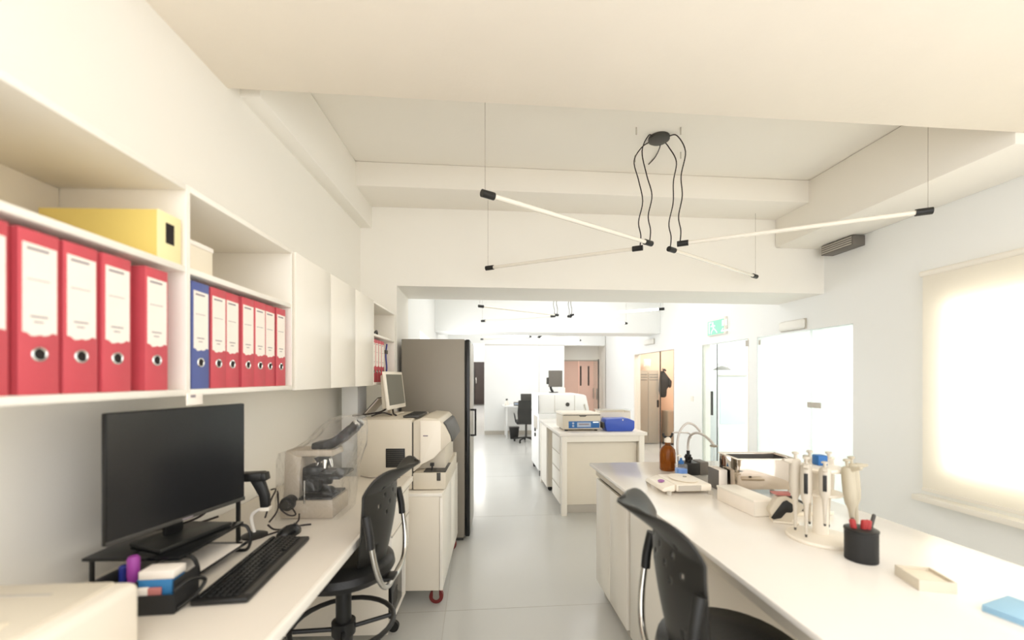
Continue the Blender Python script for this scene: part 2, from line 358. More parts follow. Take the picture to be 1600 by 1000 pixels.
for i, (vv, lb) in enumerate(((2.244, 'white wall cupboard with plain door, nearest, beside the open binder shelf'), (2.623, 'white wall cupboard with plain door, middle one of three'), (2.996, 'white wall cupboard with plain door, farthest, beside the small far shelf'))):
    shelf_unit('wall_cupboard', lb, v, vv, True); v = vv
shelf_unit('open_wall_shelf', 'farthest open white wall shelf with four small red binders', 2.996, 3.60)

def make_binder(m, side):
    t = thing('ring_binder', 'x', 'binder', (0, 0, 0), TL)
    W, Hh, Dp = .073, .318, .285
    B('back_cover', m, t, -Dp, 0, 0, .003, 0, Hh, bev=.001); B('front_cover', m, t, -Dp, 0, W-.003, W, 0, Hh, bev=.001)
    B('spine', m, t, -.004, .001, 0, W, 0, Hh, bev=.0012)
    B('paper_block', 'paper', t, -Dp+.012, -.03, .006, W*.7, .012, Hh-.02, bev=0)
    # torn-edged label
    pts = [(.007, .292), (W-.005, .290)]; pts += [(W-.005-(W-.012)*k/8, .117+.0025*math.sin(k*1.9)+.003*math.sin(k*.8+1)) for k in range(9)]
    lb = MB().prism([(a, b) for a, b in pts], 'x', .001, .0018).build('label', 'paper', t)
    MB().box(.0018, .0021, .014, W-.02, .279, .284).box(.0018, .0021, .014, W-.018, .222, .2235).box(.0018, .0021, .02, W-.022, .150, .153).box(.0018, .0021, .026, W-.03, .140, .1425).build('print', 'print', lb)['kind'] = 'stuff'
    rg = MB(); P = [(0.0016, W/2+.0125*math.cos(a), .079+.0125*math.sin(a)) for a in [2*math.pi*i/20 for i in range(20)]]
    rg.tube(P, .0022, 6, 1, True).build('finger_ring', 'chrome', t)
    MB().cyl((.0008, W/2, .079), (.0016, W/2, .079), .0118, n=20).build('finger_hole', 'hole', t)
    return t
redb = make_binder('red', 'redside'); blub = make_binder('blue', 'blue')
def vL(px, u=UF):
    r = (px-800)/650; Y = u/(r*math.cos(TL)+math.sin(TL)); return -r*Y*math.sin(TL)+Y*math.cos(TL)
first = {'r': True}
def put(src, px, u, label, group, z=1.4665, sc=1, v=None):
    if src.get('used'): o = copy_tree(src)
    else: o = src
    src['used'] = 1
    if 'used' in o: pass
    p = FL(u, vL(px) if v is None else v, z); o.location = p; o['label'] = label
    if group: o['group'] = group
    o.scale = (sc, 1 if isinstance(sc, (int, float)) else 1, 1) if sc != 1 else (1, 1, 1)
    return o
G1, G2 = 'red binders on the nearest open shelf', 'red binders on the second open shelf'
names1 = ['red ring binder cut by the left edge of the picture', 'red ring binder with wide white label, second from left edge on nearest shelf', 'red ring binder in the middle of the five on nearest shelf', 'red ring binder just before the gap on nearest shelf', 'red ring binder standing last, right beside empty end of nearest shelf']
for vv, lb in zip((vL(34)-.088, vL(34), vL(104)+.001, vL(164)+.002, vL(231)), names1): put(redb, 0, -.898, lb, G1, v=vv)
put(blub, 303.5, -.898, 'dark blue ring binder with white label, the only blue one', None)
names2 = ['red ring binder right beside the blue binder', 'second red ring binder right of the blue binder', 'third red ring binder right of the blue binder', 'fourth red ring binder right of the blue binder', 'fifth red ring binder right of the blue binder', 'last red ring binder, touching the right end of the second shelf']
vv = vL(334)
for k, lb in enumerate(names2):
    put(redb, 0, -.900-(.004 if k in (1, 4) else 0), lb, G2, v=vv); vv += .0752 if k not in (1,) else .082
vv = 3.05
for k, lb in enumerate(['leftmost of the four small red binders on the farthest shelf', 'second from left of the four small red binders on the farthest shelf', 'third from left of the four small red binders on the farthest shelf', 'rightmost of the four small red binders on the farthest shelf']):
    put(redb, 0, -.915, lb, 'red binders on the farthest shelf', v=vv); vv += .0765
for o in list(COL.objects):
    if 'used' in o: del o['used']

# shelf-top items
yb = thing('archive_box', 'yellow cardboard archive box with dark slot on the upper shelf', 'box', FL(-1.2, 1.125, 1.8185), TL)
MB().box(0, .300, 0, .002, 0, .125).box(0, .300, .078, .08, 0, .125).box(0, .300, .002, .078, .123, .125).box(0, .300, .002, .078, 0, .002).box(0, .002, .002, .078, .002, .123).build('body', 'yellow', yb)
B('front_face', 'paleyellow', yb, .300, .303, 0, .08, 0, .127, bev=.001); B('slot', 'hole', yb, .3032, .3045, .026, .054, .045, .1, bev=0)
pc = thing('card_box', 'small pale card box on the upper shelf above the blue binder', 'box', FL(-1.19, 1.265, 1.8185), TL)
B('body', 'palecard', pc, 0, .26, 0, .12, 0, .085); B('lid', 'paper', pc, -.002, .262, -.002, .122, .085, .1)
st = thing('shelf_tag', 'small white tag with grey print under the shelf divider', 'tag', FL(UF+.002, 1.229, 1.42), TL)
B('tag_plate', 'paper', st, -.004, .0, -.012, .05, 0, .034, bev=.001); B('print', 'print', st, 0, .0006, .0, .02, .022, .03, bev=0)
rl = thing('tape_roll', 'small white round roll on the farthest upper shelf', 'roll', FL(-1.0, 3.12, 1.8185), TL)
MB().lathe([(.02, 0), (.05, .003), (.055, .04), (.05, .075), (.02, .08)]).build('roll', 'ivory', rl); MB().cyl((0, 0, .08), (0, 0, .082), .02).build('core', 'hole', rl)
gl = thing('dark_tool', 'dark flat tool lying on the farthest upper shelf', 'tool', FL(-.98, 3.34, 1.8185), TL+R(10))
B('blade', 'dgrey', gl, -.03, .03, -.1, .14, 0, .012); MB().tube([(0, -.1, .015), (.01, 0, .05), (0, .12, .02)], .009).build('grip', 'black', gl)
cb = thing('hanging_strap', 'dark strap hanging beside the small red binders', 'strap', FL(-.905, 3.375, 1.50), TL)
MB().tube([(0, 0, .0), (.004, .008, .08), (0, -.004, .18), (.004, .012, .27)], .006).build('strap', 'navy', cb); B('buckle', 'dgrey', cb, -.006, .008, -.02, .03, .19, .22)

# ================================================================== desk
dk = thing('desk_worktop', 'long beige desk worktop along the left wall', 'worktop', FL(0, 0, .862), TL)
B('top', 'desk', dk, -1.235, -.546, .25, 2.6, 0, .028, bev=.002); B('edge_band', 'edge', dk, -.546, -.53, .25, 2.6, -.002, .0275, bev=.002)
pd = thing('drawer_pedestal', 'white drawer pedestal under the far end of the desk', 'cabinet', FL(-1.2, 2.12), TL)
B('side_panel', 'cream', pd, 0, .64, 0, .018, .2, .86); B('side_panel', 'white', pd, 0, .64, .39, .408, .2, .86); B('bottom_panel', 'white', pd, 0, .64, .018, .39, .2, .218)
B('shelf', 'white', pd, 0, .64, .018, .39, .485, .5); B('back_panel', 'cream', pd, 0, .01, .018, .39, .218, .86)
for z0, z1 in ((.5, .7), (.706, .858)):
    d = B('drawer', 'whitecab', pd, .03, .66, .003, .405, z0, z1); B('finger_groove', 'grey', d, .655, .663, .003, .405, z1-.012, z1-.004, bev=0)
for x in (.06, .58):
    for y in (.04, .36):
        c = MB().cyl((x, y-.012, .033), (x, y+.012, .033), .032, n=18).cyl((x, y, .06), (x, y, .2), .012).build('caster', 'black', pd)
        MB().box(x-.02, x+.02, y-.02, y+.02, .1, .125).build('bracket', 'dgrey', c)
pcb = thing('computer_tower', 'black computer tower in the niche below the drawers', 'computer', FL(-1.085, 2.225, .2185), TL)
B('case', 'black', pcb, 0, .5, 0, .23, 0, .255, bev=.004); B('front_bezel', 'blackgloss', pcb, .5, .52, 0, .23, 0, .255, bev=.006); MB().cyl((.52, .16, .22), (.523, .16, .22), .006).build('power_button', 'chrome', pcb)
for k in range(6): B('vent_slot', 'dgrey', pcb, .52, .522, .03, .12, .05+k*.014, .056+k*.014, bev=0)
# back panel below the desk is the wall itself; desk side support near the camera
B('side_support', 'cream', dk, -1.23, -.58, .30, .325, -.862, -.001)

# ------------------------------------------------------------------ riser
rs = thing('monitor_riser', 'black metal monitor riser shelf on the desk', 'stand', FL(-1.17, 1.205, .8905), TL)
B('shelf_plate', 'blackgloss', rs, 0, .27, 0, .295, .092, .102, bev=.002)
for y in (.01, .285): MB().tube([(0.02, y, .095), (.02, y, .04), (.02, y, .004)], .006).build('rear_leg', 'black', rs)
for y in (.03, .285):
    MB().tube([(.255, y, .093), (.285, y, .088), (.298, y, .06), (.298, y, .03), (.285, y, .006), (.25, y, .004)], .0055, 8, 6).build('leg', 'black', rs)
lt = MB().box(.02, .27, .01, .29, .028, .032).tube([(.285, .01, .03), (.285, .295, .03)], .005, sub=1).build('lower_tray', 'blackgloss', rs)
pp = thing('paper_sheets', 'white paper sheets lying on the riser lower tray', 'paper', FL(-1.06, 1.21, .9235), TL)
for k in range(3): B('sheet', 'paper', pp, 0+.004*k, .17+.004*k, .0, .26-.01*k, .0015*k, .0012+.0015*k, bev=0)
# ------------------------------------------------------------------ main monitor
mo = thing('computer_monitor', 'large black wide monitor standing on the riser', 'monitor', (-1.035, 1.322, .9932), R(78.3))
MB().box(-.222, .222, 0, .016, .055, .412, bev=.004).build('bezel', 'blackgloss', mo)
B('screen', 'screen', mo, -.219, .219, -.0015, .0, .068, .409, bev=0); B('chin', 'dgrey', mo, -.222, .222, -.003, .0, .055, .0675, bev=.001)
B('rear_housing', 'black', mo, -.16, .16, .016, .05, .1, .36, bev=.012)
MB().box(-.03, .03, .045, .058, .01, .25, bev=.004).build('stand_neck', 'black', mo)
MB().prism([(-.12, -.05), (.12, -.05), (.1, .09), (-.1, .09)], 'z', 0, .012, bev=.003).build('stand_foot', 'black', mo)
MB().box(-.015, .02, -.0035, -.003, .058, .063).build('logo', 'print', mo)
# ------------------------------------------------------------------ scanner on stand & cables
sc_ = thing('handheld_scanner', 'black handheld scanner upright behind the keyboard, beside the monitor', 'scanner', (-.990, 1.60, .8905), R(8))
MB().lathe([(.045, 0), (.045, .006), (.03, .012), (.01, .016)], n=24).build('stand_base', 'black', sc_)
MB().tube([(0, 0, .01), (-.01, .0, .08), (.035, 0, .11)], .006).build('stand_neck', 'white', sc_)
MB().prism([(-.005, .24), (.045, .245), (.05, .215), (.02, .213)], 'y', -.022, .022, bev=.004).prism([(-.075, .213), (.03, .215), (.036, .247), (-.075, .245)], 'y', -.026, .026, bev=.006).build('head', 'black', sc_)
MB().prism([(-.012, .215), (.034, .215), (.052, .155), (.055, .11), (.025, .107), (.02, .155)], 'y', -.015, .015, bev=.005).build('grip', 'black', sc_)
B('grip_base', 'ivory', sc_, .022, .058, -.016, .016, .097, .113, bev=.004)
cx = MB()
cx.tube([(-.95, 1.60, .96), (-.94, 1.62, 1.02), (-.95, 1.67, 1.045), (-.98, 1.72, 1.04), (-1.01, 1.745, 1.03)], .0032)
cx.tube([(-.94, 1.61, .94), (-.93, 1.65, .975), (-.95, 1.69, 1.02), (-.97, 1.72, 1.03)], .0032)
cx.tube([(-.97, 1.72, 1.02), (-.95, 1.70, .97), (-.92, 1.71, .935), (-.90, 1.73, .93), (-.92, 1.745, .95)], .0032)
cx.tube([(-.945, 1.61, .93), (-.93, 1.63, .905), (-.90, 1.67, .896), (-.88, 1.71, .91), (-.89, 1.74, .93)], .0035)
tag(cx.build('cable_bundle', 'cable'), 'tangle of thin black cables between scanner and microscope', 'cable')
tag(MB().tube([(-.98, 1.53, .894), (-.92, 1.64, .894), (-.87, 1.7, .8945), (-.83, 1.72, .894)], .0035).build('mouse_cable', 'cable'), 'black cable lying on the desk behind the mouse', 'cable')
tag(MB().tube([(-1.13, 1.2, 1.06), (-1.15, 1.3, 1.02), (-1.13, 1.42, 1.0), (-1.1, 1.5, 1.02), (-1.14, 1.56, 1.09)], .004).tube([(-1.12, 1.28, 1.06), (-1.1, 1.36, 1.005), (-1.06, 1.5, .999)], .004).build('monitor_cable', 'cable'), 'black cables looping behind the large monitor on the riser', 'cable')
B('support_post', 'black', None, -.006, .006, -.006, .006, .8905, 1.2); o = bpy.data.objects['support_post']; o.location = (-1.02, 1.55, 0); tag(o, 'thin black upright post behind the right edge of the monitor', 'post')
# ------------------------------------------------------------------ keyboard, mouse
kb = thing('computer_keyboard', 'long black keyboard lying on the desk edge', 'keyboard', (-.811, 1.335, .8905), R(90+6))
MB().prism([(-.222, -.075), (.222, -.075), (.226, .07), (-.226, .07)], 'z', 0, .016, bev=.006).build('case', 'black', kb)
km = MB()
for r_, (y, hh) in enumerate([(.052, .011), (.030, .014), (.013, .014), (-.004, .014), (-.021, .014), (-.038, .014)]):
    x = -.212
    while x < .205:
        wd = .0145 if not (r_ == 5 and -.12 < x < -.05) else .09
        if not (.068 < x < .074 or .128 < x < .134): km.box(x, x+wd, y-hh/2, y+hh/2, .014, .021, bev=.0015, seg=1)
        x += wd+.0028
kk = km.build('keys', 'blackgloss', kb); kk['kind'] = 'stuff'
B('palm_rest', 'dgrey', kb, -.2, .2, -.072, -.055, .014, .018, bev=.002)
ms = thing('computer_mouse', 'black mouse just beyond the keyboard', 'mouse', (-.862, 1.61, .8905), R(75))
b = bmesh.new(); bmesh.ops.create_uvsphere(b, u_segments=24, v_segments=14, radius=1)
for v_ in b.verts:
    z = v_.co.z; v_.co.z = max(z, -.15)*.034+.005; v_.co.x *= .056; v_.co.y *= .031*(1-.12*v_.co.x/.056)
MB().bm(b).build('shell', 'blackgloss', ms); MB().cyl((.03, -.004, .029), (.03, .004, .029), .009, n=14).build('scroll_wheel', 'dgrey', ms)
# ------------------------------------------------------------------ organiser
og = thing('desk_organiser', 'black mesh desk organiser beside the white printer', 'organiser', (-.975, 1.11, .8905), R(6))
MB().box(-.1, .1, -.05, .05, 0, .004).box(-.1, .1, -.05, -.047, .004, .05).box(-.1, .1, .047, .05, .004, .065).box(-.1, -.097, -.047, .047, .004, .085).box(.097, .1, -.047, .047, .004, .085).box(-.002, .001, -.047, .047, .004, .08).build('body', 'mesh', og)
MB().tube([(.1, -.05, .06), (.12, -.02, .075), (.128, .03, .05), (.118, .0, .02), (.1, -.04, .01)], .005).build('side_loop', 'black', og)
t = thing('purple_highlighter', 'purple highlighter standing in the black organiser', 'pen', (-1.01, 1.11, .896), R(0))
MB().lathe([(.008, 0), (.013, .005), (.013, .1), (.009, .115), (.006, .125)], n=14).build('barrel', 'purple', t); MB().lathe([(.014, .075), (.014, .122), (.01, .128)], n=14).build('cap', 'purple', t)
t = thing('navy_marker', 'navy blue marker leaning in the organiser', 'pen', (-1.045, 1.12, .896)); MB().lathe([(.008, 0), (.01, .005), (.01, .08), (.005, .1)], n=12).build('barrel', 'navy', t); MB().lathe([(.011, .05), (.011, .095), (.006, .1)], n=12).build('cap', 'navy', t)
t = thing('note_block', 'white and blue note pad block in the organiser', 'notepad', (-.935, 1.115, .896), R(6)); B('cover', 'lblue', t, -.045, .042, -.03, .02, 0, .076); B('pages', 'paper', t, -.04, .045, -.03, .02, .0765, .098)
t = thing('eraser', 'pinkish eraser at the front of the organiser', 'eraser', (-.93, 1.078, .896), R(6)); B('rubber', 'pinkp', t, -.035, .02, -.004, .003, .02, .06); B('sleeve', 'paper', t, -.035, -.01, -.0045, .0035, .019, .061)
# ------------------------------------------------------------------ white printer bottom-left
wp = thing('label_printer', 'rounded cream label printer at the bottom left corner', 'printer', (-.975, .82, .8905), R(4))
B('body', 'ivory', wp, -.2, .14, -.13, .12, 0, .15, bev=.02, seg=4); B('lid', 'beige', wp, -.19, .10, -.12, .1, .146, .157, bev=.008); B('button', 'palecard', wp, .0, .05, -.1, -.06, .155, .161); B('paper_slot', 'grey', wp, -.15, .02, .04, .05, .156, .1585, bev=0)

# ================================================================== microscope + cover
mc = thing('microscope', 'beige and black microscope under a clear dust cover', 'microscope', (-1.0, 1.79, .8905), TL)
MB().box(0, .225, 0, .19, 0, .078, bev=.006).build('base', 'scope', mc)
B('base_plate', 'black', mc, .075, .215, .01, .18, .078, .088)
MB().prism([(0.005, .07), (.073, .07), (.080, .26), (.012, .287)], 'y', .02, .17, bev=.005).build('arm', 'scope', mc)
MB().prism([(.01, .262), (.215, .262), (.21, .29), (.01, .29)], 'y', .03, .16, bev=.006).build('upper_arm', 'scope', mc)
kn = MB().cyl((.04, -.02, .07), (.04, .02, .07), .03, n=28).build('focus_knob', 'black', mc); MB().cyl((.04, -.032, .07), (.04, -.02, .07), .017, n=24).build('fine_knob', 'dgrey', kn)
MB().prism([(.11, .291), (.2, .291), (.245, .32), (.3, .37), (.275, .40), (.21, .345), (.16, .325), (.112, .318)], 'y', .05, .14, bev=.006).build('head', 'black', mc)
for y in (.06, .125):
    e = MB().cyl((.27, y, .365), (.305, y, .405), .018, n=18).build('eyepiece', 'black', mc); MB().cyl((.305, y, .405), (.309, y, .4095), .017, n=18).build('lens', 'chrome', e)
MB().cyl((.15, .095, .263), (.16, .095, .24), .045, .04, n=24).build('nosepiece', 'dgrey', mc)
for dx, dy in ((-.02, -.015), (.0, .018), (.022, -.005), (.01, -.03)):
    ob = MB().cyl((.155+dx, .095+dy, .24), (.155+dx*1.5, .095+dy*1.5, .205), .011, .006, n=14).build('objective', 'chrome', mc)
B('stage', 'black', mc, .1, .255, .0, .18, .168, .182, bev=.003); MB().cyl((.11, -.01, .168), (.11, -.01, .07), .004).build('stage_control', 'chrome', mc)
B('slide_holder', 'dgrey', mc, .12, .2, .05, .12, .182, .188)
MB().cyl((.165, .095, .168), (.165, .095, .128), .03, .02, n=20).build('condenser', 'black', mc); MB().box(.074, .15, .04, .15, .10, .215, bev=.012).build('focus_block', 'black', mc)
MB().lathe([(.036, 0), (.036, .012), (.028, .022), (.018, .027)], (.165, .095, .088)).build('illuminator', 'black', mc)
# dust cover: loops of a draped sheet, from hem to crown
cv = MB(); rings = []
def ring(z, x0, x1, y0, y1, zl=0, n=40, wob=.004, seed=0):
    rnd = random.Random(seed); ph = [rnd.uniform(0, 6.28) for _ in range(3)]; out = []
    for i in range(n):
        a = 2*math.pi*i/n+math.pi/4; ca, sa = math.cos(a), math.sin(a)
        m_ = max(abs(ca), abs(sa))**.85; cx_, sy_ = ca/m_, sa/m_
        k = 1+wob*8*(math.sin(5*a+ph[0])*.5+math.sin(9*a+ph[1])*.4)
        x = (x0+x1)/2+(x1-x0)/2*cx_*k; y = (y0+y1)/2+(y1-y0)/2*sy_*k
        out.append((x, y, z+zl*(cx_)+wob*math.sin(4*a+ph[2])))
    return out
prof = [(.004, -.012, .262, -.035, .21, 0, .001), (.09, -.012, .272, -.034, .21, 0, .003), (.18, -.01, .282, -.03, .205, 0, .004), (.25, -.008, .31, -.026, .2, 0, .005), (.29, .0, .33, -.02, .19, .01, .006),
        (.33, .06, .335, -.01, .18, .03, .006), (.375, .1, .33, .01, .165, .04, .006), (.41, .14, .32, .03, .15, .025, .004), (.432, .18, .29, .05, .13, .01, .003), (.437, .22, .25, .08, .1, 0, .0)]
n = 40
allv = []
for k, (z, x0, x1, y0, y1, zl, wb_) in enumerate(prof): allv += ring(z, x0, x1, y0, y1, zl, n, wb_, k//3)
fs_ = [(j*n+i, j*n+(i+1) % n, (j+1)*n+(i+1) % n, (j+1)*n+i) for j in range(len(prof)-1) for i in range(n)]
fs_.append(tuple(range((len(prof)-1)*n, len(prof)*n)))
dcv = MB().add(allv, fs_).build('dust_cover', 'film'); dcv.location = (-1.0, 1.79, .8905); dcv.rotation_euler.z = TL
tag(dcv, 'crumpled clear plastic dust cover draped over the microscope', 'cover')

# ================================================================== chairs
def make_chair(label):
    t = thing('drafting_chair', label, 'chair', (0, 0, 0))
    for k in range(5):
        a = math.radians(72*k+18); dx, dy = math.cos(a), math.sin(a)
        lg = MB().tube([(dx*.03, dy*.03, .12), (dx*.16, dy*.16, .105), (dx*.29, dy*.29, .075)], .02, 10, 4).build('base_leg', 'chrome', t)
        MB().cyl((dx*.29-dy*.02, dy*.29+dx*.02, .027), (dx*.29+dy*.02, dy*.29-dx*.02, .027), .0265, n=16).cyl((dx*.29, dy*.29, .04), (dx*.29, dy*.29, .08), .008).build('caster', 'black', lg)
    MB().cyl((0, 0, .08), (0, 0, .5), .036, n=20).build('gas_column', 'black', t)
    MB().cyl((0, 0, .5), (0, 0, .69), .03, n=20).build('piston_cover', 'black', t)
    P = [(.195*math.cos(2*math.pi*i/28), .195*math.sin(2*math.pi*i/28), .51) for i in range(28)]
    fr = MB().tube(P, .0105, 10, 1, True).build('foot_ring', 'black', t)
    for k in range(4):
        a = math.radians(90*k+20); MB().tube([(.03*math.cos(a), .03*math.sin(a), .49), (.19*math.cos(a), .19*math.sin(a), .51)], .009, 8, 1).build('spoke', 'black', fr)
    MB().cyl((0, 0, .47), (0, 0, .52), .046, n=20).build('ring_hub', 'black', fr)
    # seat cushion
    vs = []; nn = 36; pr = [(.02, .708), (.15, .706), (.19, .715), (.205, .74), (.2, .765), (.175, .782), (.1, .778), (.01, .774)]
    MB().lathe(pr, n=nn, sx=1, sy=.98).build('seat', 'leather', t)
    MB().box(-.09, .09, -.1, .1, .68, .708, bev=.012).build('seat_mechanism', 'black', t); MB().tube([(.08, .02, .69), (.18, .05, .685), (.2, .06, .68)], .006).build('lever', 'black', t)
    # perforated back shell
    NU, NV = 60, 84; b = bmesh.new(); G = []
    def S(a, c):     # a -1..1 across, c 0..1 up
        z = .78+.29*min(c, .7)/.7+.09*max(0, c-.7)/.3
        hw = .11+.085*min(1, (c/.5))**.7 if c < .5 else .195
        if c > .66: hw *= max(.05, 1-((c-.66)/.345)**2.6)**.5
        x = a*hw
        y = -.165-.03*math.sin(c*math.pi*.9) + .065*(abs(a)**2)*(1-c*.5)
        if c > .7: q = (c-.7)/.3; y -= .135*q**1.2; z += .03*a*a*math.sin(q*math.pi)
        return Vector((x, y, z))
    for j in range(NV+1): G.append([b.verts.new(S(-1+2*i/NU, j/NV)) for i in range(NU+1)])
    hole = set()
    for rr, (jj, cols) in enumerate([(66, (22, 30, 38)), (60, (14, 26, 34, 46)), (53, (18, 30, 42)), (46, (12, 24, 36, 48)), (39, (20, 40))]):
        for ii in cols:
            for dj in range(3):
                for di in range(2): hole.add((jj+dj, ii+di))
    for jj in range(10, 17):
        for ii in list(range(9, 14))+list(range(46, 51)):
            hole.add((jj, ii))
    for j in range(NV):
        for i in range(NU):
            if (j, i) in hole: continue
            b.faces.new((G[j][i], G[j][i+1], G[j+1][i+1], G[j+1][i]))
    bk = MB().bm(b).build('backrest', 'shell', t)
    md = bk.modifiers.new('thick', 'SOLIDIFY'); md.thickness = .007; md.offset = 0
    # chrome U frame with black sleeves
    UF_ = [(-.196, -.165, 1.0), (-.2, -.18, .92), (-.19, -.195, .82), (-.15, -.205, .74), (-.08, -.205, .70), (0, -.2, .692), (.08, -.205, .70), (.15, -.205, .74), (.19, -.195, .82), (.2, -.18, .92), (.196, -.165, 1.0)]
    MB().tube(UF_, .0105, 12, 6).build('back_frame', 'chrome', t)
    for s in (-1, 1): MB().tube([(s*.199, -.181, .89), (s*.2, -.176, .94), (s*.196, -.163, 1.005)], .0145, 10, 4).build('frame_sleeve', 'black', t)
    MB().box(-.035, .035, -.21, -.05, .69, .706, bev=.004).build('back_bracket', 'black', t)
    return t
ch1 = make_chair('black drafting chair with foot ring tucked under the left desk')
ch1.location = (-.68, 1.68, .0); ch1.rotation_euler.z = R(89)
ch2 = copy_tree(ch1); ch2.location = (.60, 1.13, 0); ch2.rotation_euler.z = R(-93)
ch2['label'] = 'black drafting chair at the right bench, cut by the bottom edge'

# ================================================================== trolley, analyser
tr = thing('equipment_trolley', 'white cabinet trolley on red wheels carrying the beige analyser', 'trolley', FL(-.364, 2.72), TL)
B('top_panel', 'white', tr, -.62, .0, 0, 1.0, .725, .747); B('side_panel', 'cream', tr, -.61, -.022, .0, .02, .115, .725); B('side_panel', 'cream', tr, -.61, -.022, .98, 1.0, .115, .725)
B('bottom_panel', 'white', tr, -.61, -.022, .02, .98, .115, .135); B('back_panel', 'cream', tr, -.61, -.6, .02, .98, .135, .725)
for a, b_ in ((.0, .498), (.502, 1.0)): B('door', 'whitecab', tr, -.02, .0, a, b_, .115, .722)
for x in (-.57, -.05):
    for y in (.07, .93):
        c = MB().cyl((x, y-.014, .047), (x, y+.014, .047), .0465, n=22).build('caster_wheel', 'caster', tr)
        MB().cyl((x, y-.016, .047), (x, y+.016, .047), .022, n=16).box(x-.035, x+.035, y-.03, y+.03, .107, .114).box(x-.02, x+.02, y-.022, y-.017, .04, .107).box(x-.02, x+.02, y+.017, y+.022, .04, .107).build('caster_fork', 'brush', c)
an = thing('blood_analyser', 'large beige benchtop analyser with curved front on the trolley', 'analyser', FL(0, 2.78, .7475), TL)
z_ = lambda z: z-.7475
MB().box(-.937, -.573, 0, .66, .008, z_(1.222), bev=.012).build('main_housing', 'beige', an)
MB().prism([(-.569, z_(1.209)), (-.5, z_(1.235)), (-.40, z_(1.225)), (-.36, z_(1.18)), (-.325, z_(1.11)), (-.316, z_(1.075)), (-.35, z_(1.04)), (-.38, z_(1.017)), (-.43, z_(.968)), (-.496, z_(.935)), (-.53, z_(.9)), (-.569, z_(.87))], 'y', .005, .62, bev=.008).build('front_head', 'beige', an)
MB().prism([(-.52, z_(1.215)), (-.392, z_(1.213)), (-.382, z_(1.19)), (-.382, z_(1.018)), (-.43, z_(.965)), (-.50, z_(.93)), (-.52, z_(.92))], 'y', -.008, .006, bev=.004).build('side_panel', 'ivory', an)
MB().prism([(-.372, z_(1.2)), (-.352, z_(1.185)), (-.318, z_(1.11)), (-.306, z_(1.07)), (-.318, z_(1.07)), (-.335, z_(1.12)), (-.365, z_(1.18))], 'y', .03, .58, bev=.002).build('visor', 'dgrey', an)
B('sample_tower', 'beige', an, -.569, -.37, .12, .62, z_(.87), z_(1.02)); MB().box(-.569, -.35, .0, .66, .008, z_(.868), bev=.008).build('lower_housing', 'beige', an)
B('sample_tray', 'dgrey', an, -.50, -.352, .01, .3, z_(.868), z_(.874)); B('tray_clip', 'dgrey', an, -.41, -.385, -.006, .0, z_(.815), z_(.868))
MB().box(-.46, -.435, .03, .055, z_(.905), z_(.925)).cyl((-.447, .042, z_(.874)), (-.447, .042, z_(.92)), .006).build('sample_probe', 'black', an)
vg = MB().box(-.745, -.62, -.006, .0, z_(.905), z_(1.03), bev=.002).build('vent_grille', 'black', an)
for k in range(9): B('slat', 'dgrey', vg, -.737, -.628, -.008, -.006, z_(.912)+k*.013, z_(.917)+k*.013, bev=0)
B('seam', 'dgrey', an, -.573, -.569, .004, .62, .01, z_(1.2), bev=0); B('logo', 'print', an, -.50, -.468, -.0088, -.008, z_(1.11), z_(1.118), bev=0)
MB().prism([(.62, .0), (.9, .0), (.9, .10), (.66, .085)], 'x', -.41, -.37, bev=.004).build('outlet_tray', 'ivory', an)
for x in (-.9, -.4):
    for y in (.05, .6): MB().cyl((x, y, 0), (x, y, .009), .015).build('foot', 'black', an)
sm = thing('small_monitor', 'small off white flat monitor turned off, standing on the analyser', 'monitor', (-.868, 3.17, 1.2225), R(86))
tl = Matrix.Translation((0, 0, .045)) @ Matrix.Rotation(R(-7), 4, 'X')
MB().box(-.19, .19, 0, .02, 0, .28, bev=.006, mtx=tl).build('bezel', 'ivory', sm); MB().box(-.168, .168, -.0015, .0, .03, .258, mtx=tl).build('screen', 'lcdgrey', sm)
MB().prism([(-.17, .01), (.17, .01), (.13, .26), (-.13, .26)], 'y', .02, .06, bev=.01, mtx=tl).build('rear_housing', 'beige', sm)
B('stand_foot', 'beige', sm, -.09, .09, -.02, .12, 0, .012, bev=.005); B('stand_neck', 'beige', sm, -.03, .03, .04, .07, .01, .12, bev=.005)
k2 = thing('compact_keyboard', 'small dark grey keyboard on top of the analyser', 'keyboard', (-.70, 3.03, 1.2225), R(92))
B('case', 'dgrey', k2, -.17, .17, -.055, .055, 0, .016, bev=.004); km = MB()
for j in range(5):
    for i in range(14): km.box(-.16+i*.023, -.141+i*.023, -.045+j*.018, -.030+j*.018, .015, .019)
km.build('keys', 'black', k2)['kind'] = 'stuff'
gf = thing('grey_folder', 'grey folder leaning between wall and small monitor', 'folder', (-1.09, 3.22, 1.2225), TL)
MB().box(-.006, 0, -.14, .14, 0, .17, mtx=Matrix.Rotation(R(42), 4, 'Y')).build('cover', 'midgrey', gf); MB().box(.001, .006, -.135, .135, 0.004, .165, mtx=Matrix.Rotation(R(42), 4, 'Y')).build('pages', 'paper', gf)
gf.location.x -= .02
tag(MB().tube([(-1.13, 2.95, 1.23), (-1.0, 2.93, 1.245), (-.93, 3.0, 1.26), (-.90, 3.1, 1.3), (-.87, 3.05, 1.24), (-.83, 2.98, 1.23)], .006).tube([(-.98, 2.9, 1.232), (-.92, 2.95, 1.25), (-.86, 2.98, 1.232)], .005).build('display_cable', 'cable'), 'black cables behind the small monitor on the analyser', 'cable')
tag(MB().tube([(-.93, 2.56, .8945), (-.85, 2.52, .8945), (-.76, 2.56, .8945), (-.68, 2.52, .8945)], .004).build('power_cord', 'wire'), 'thin grey cord between desk end and analyser', 'cable')

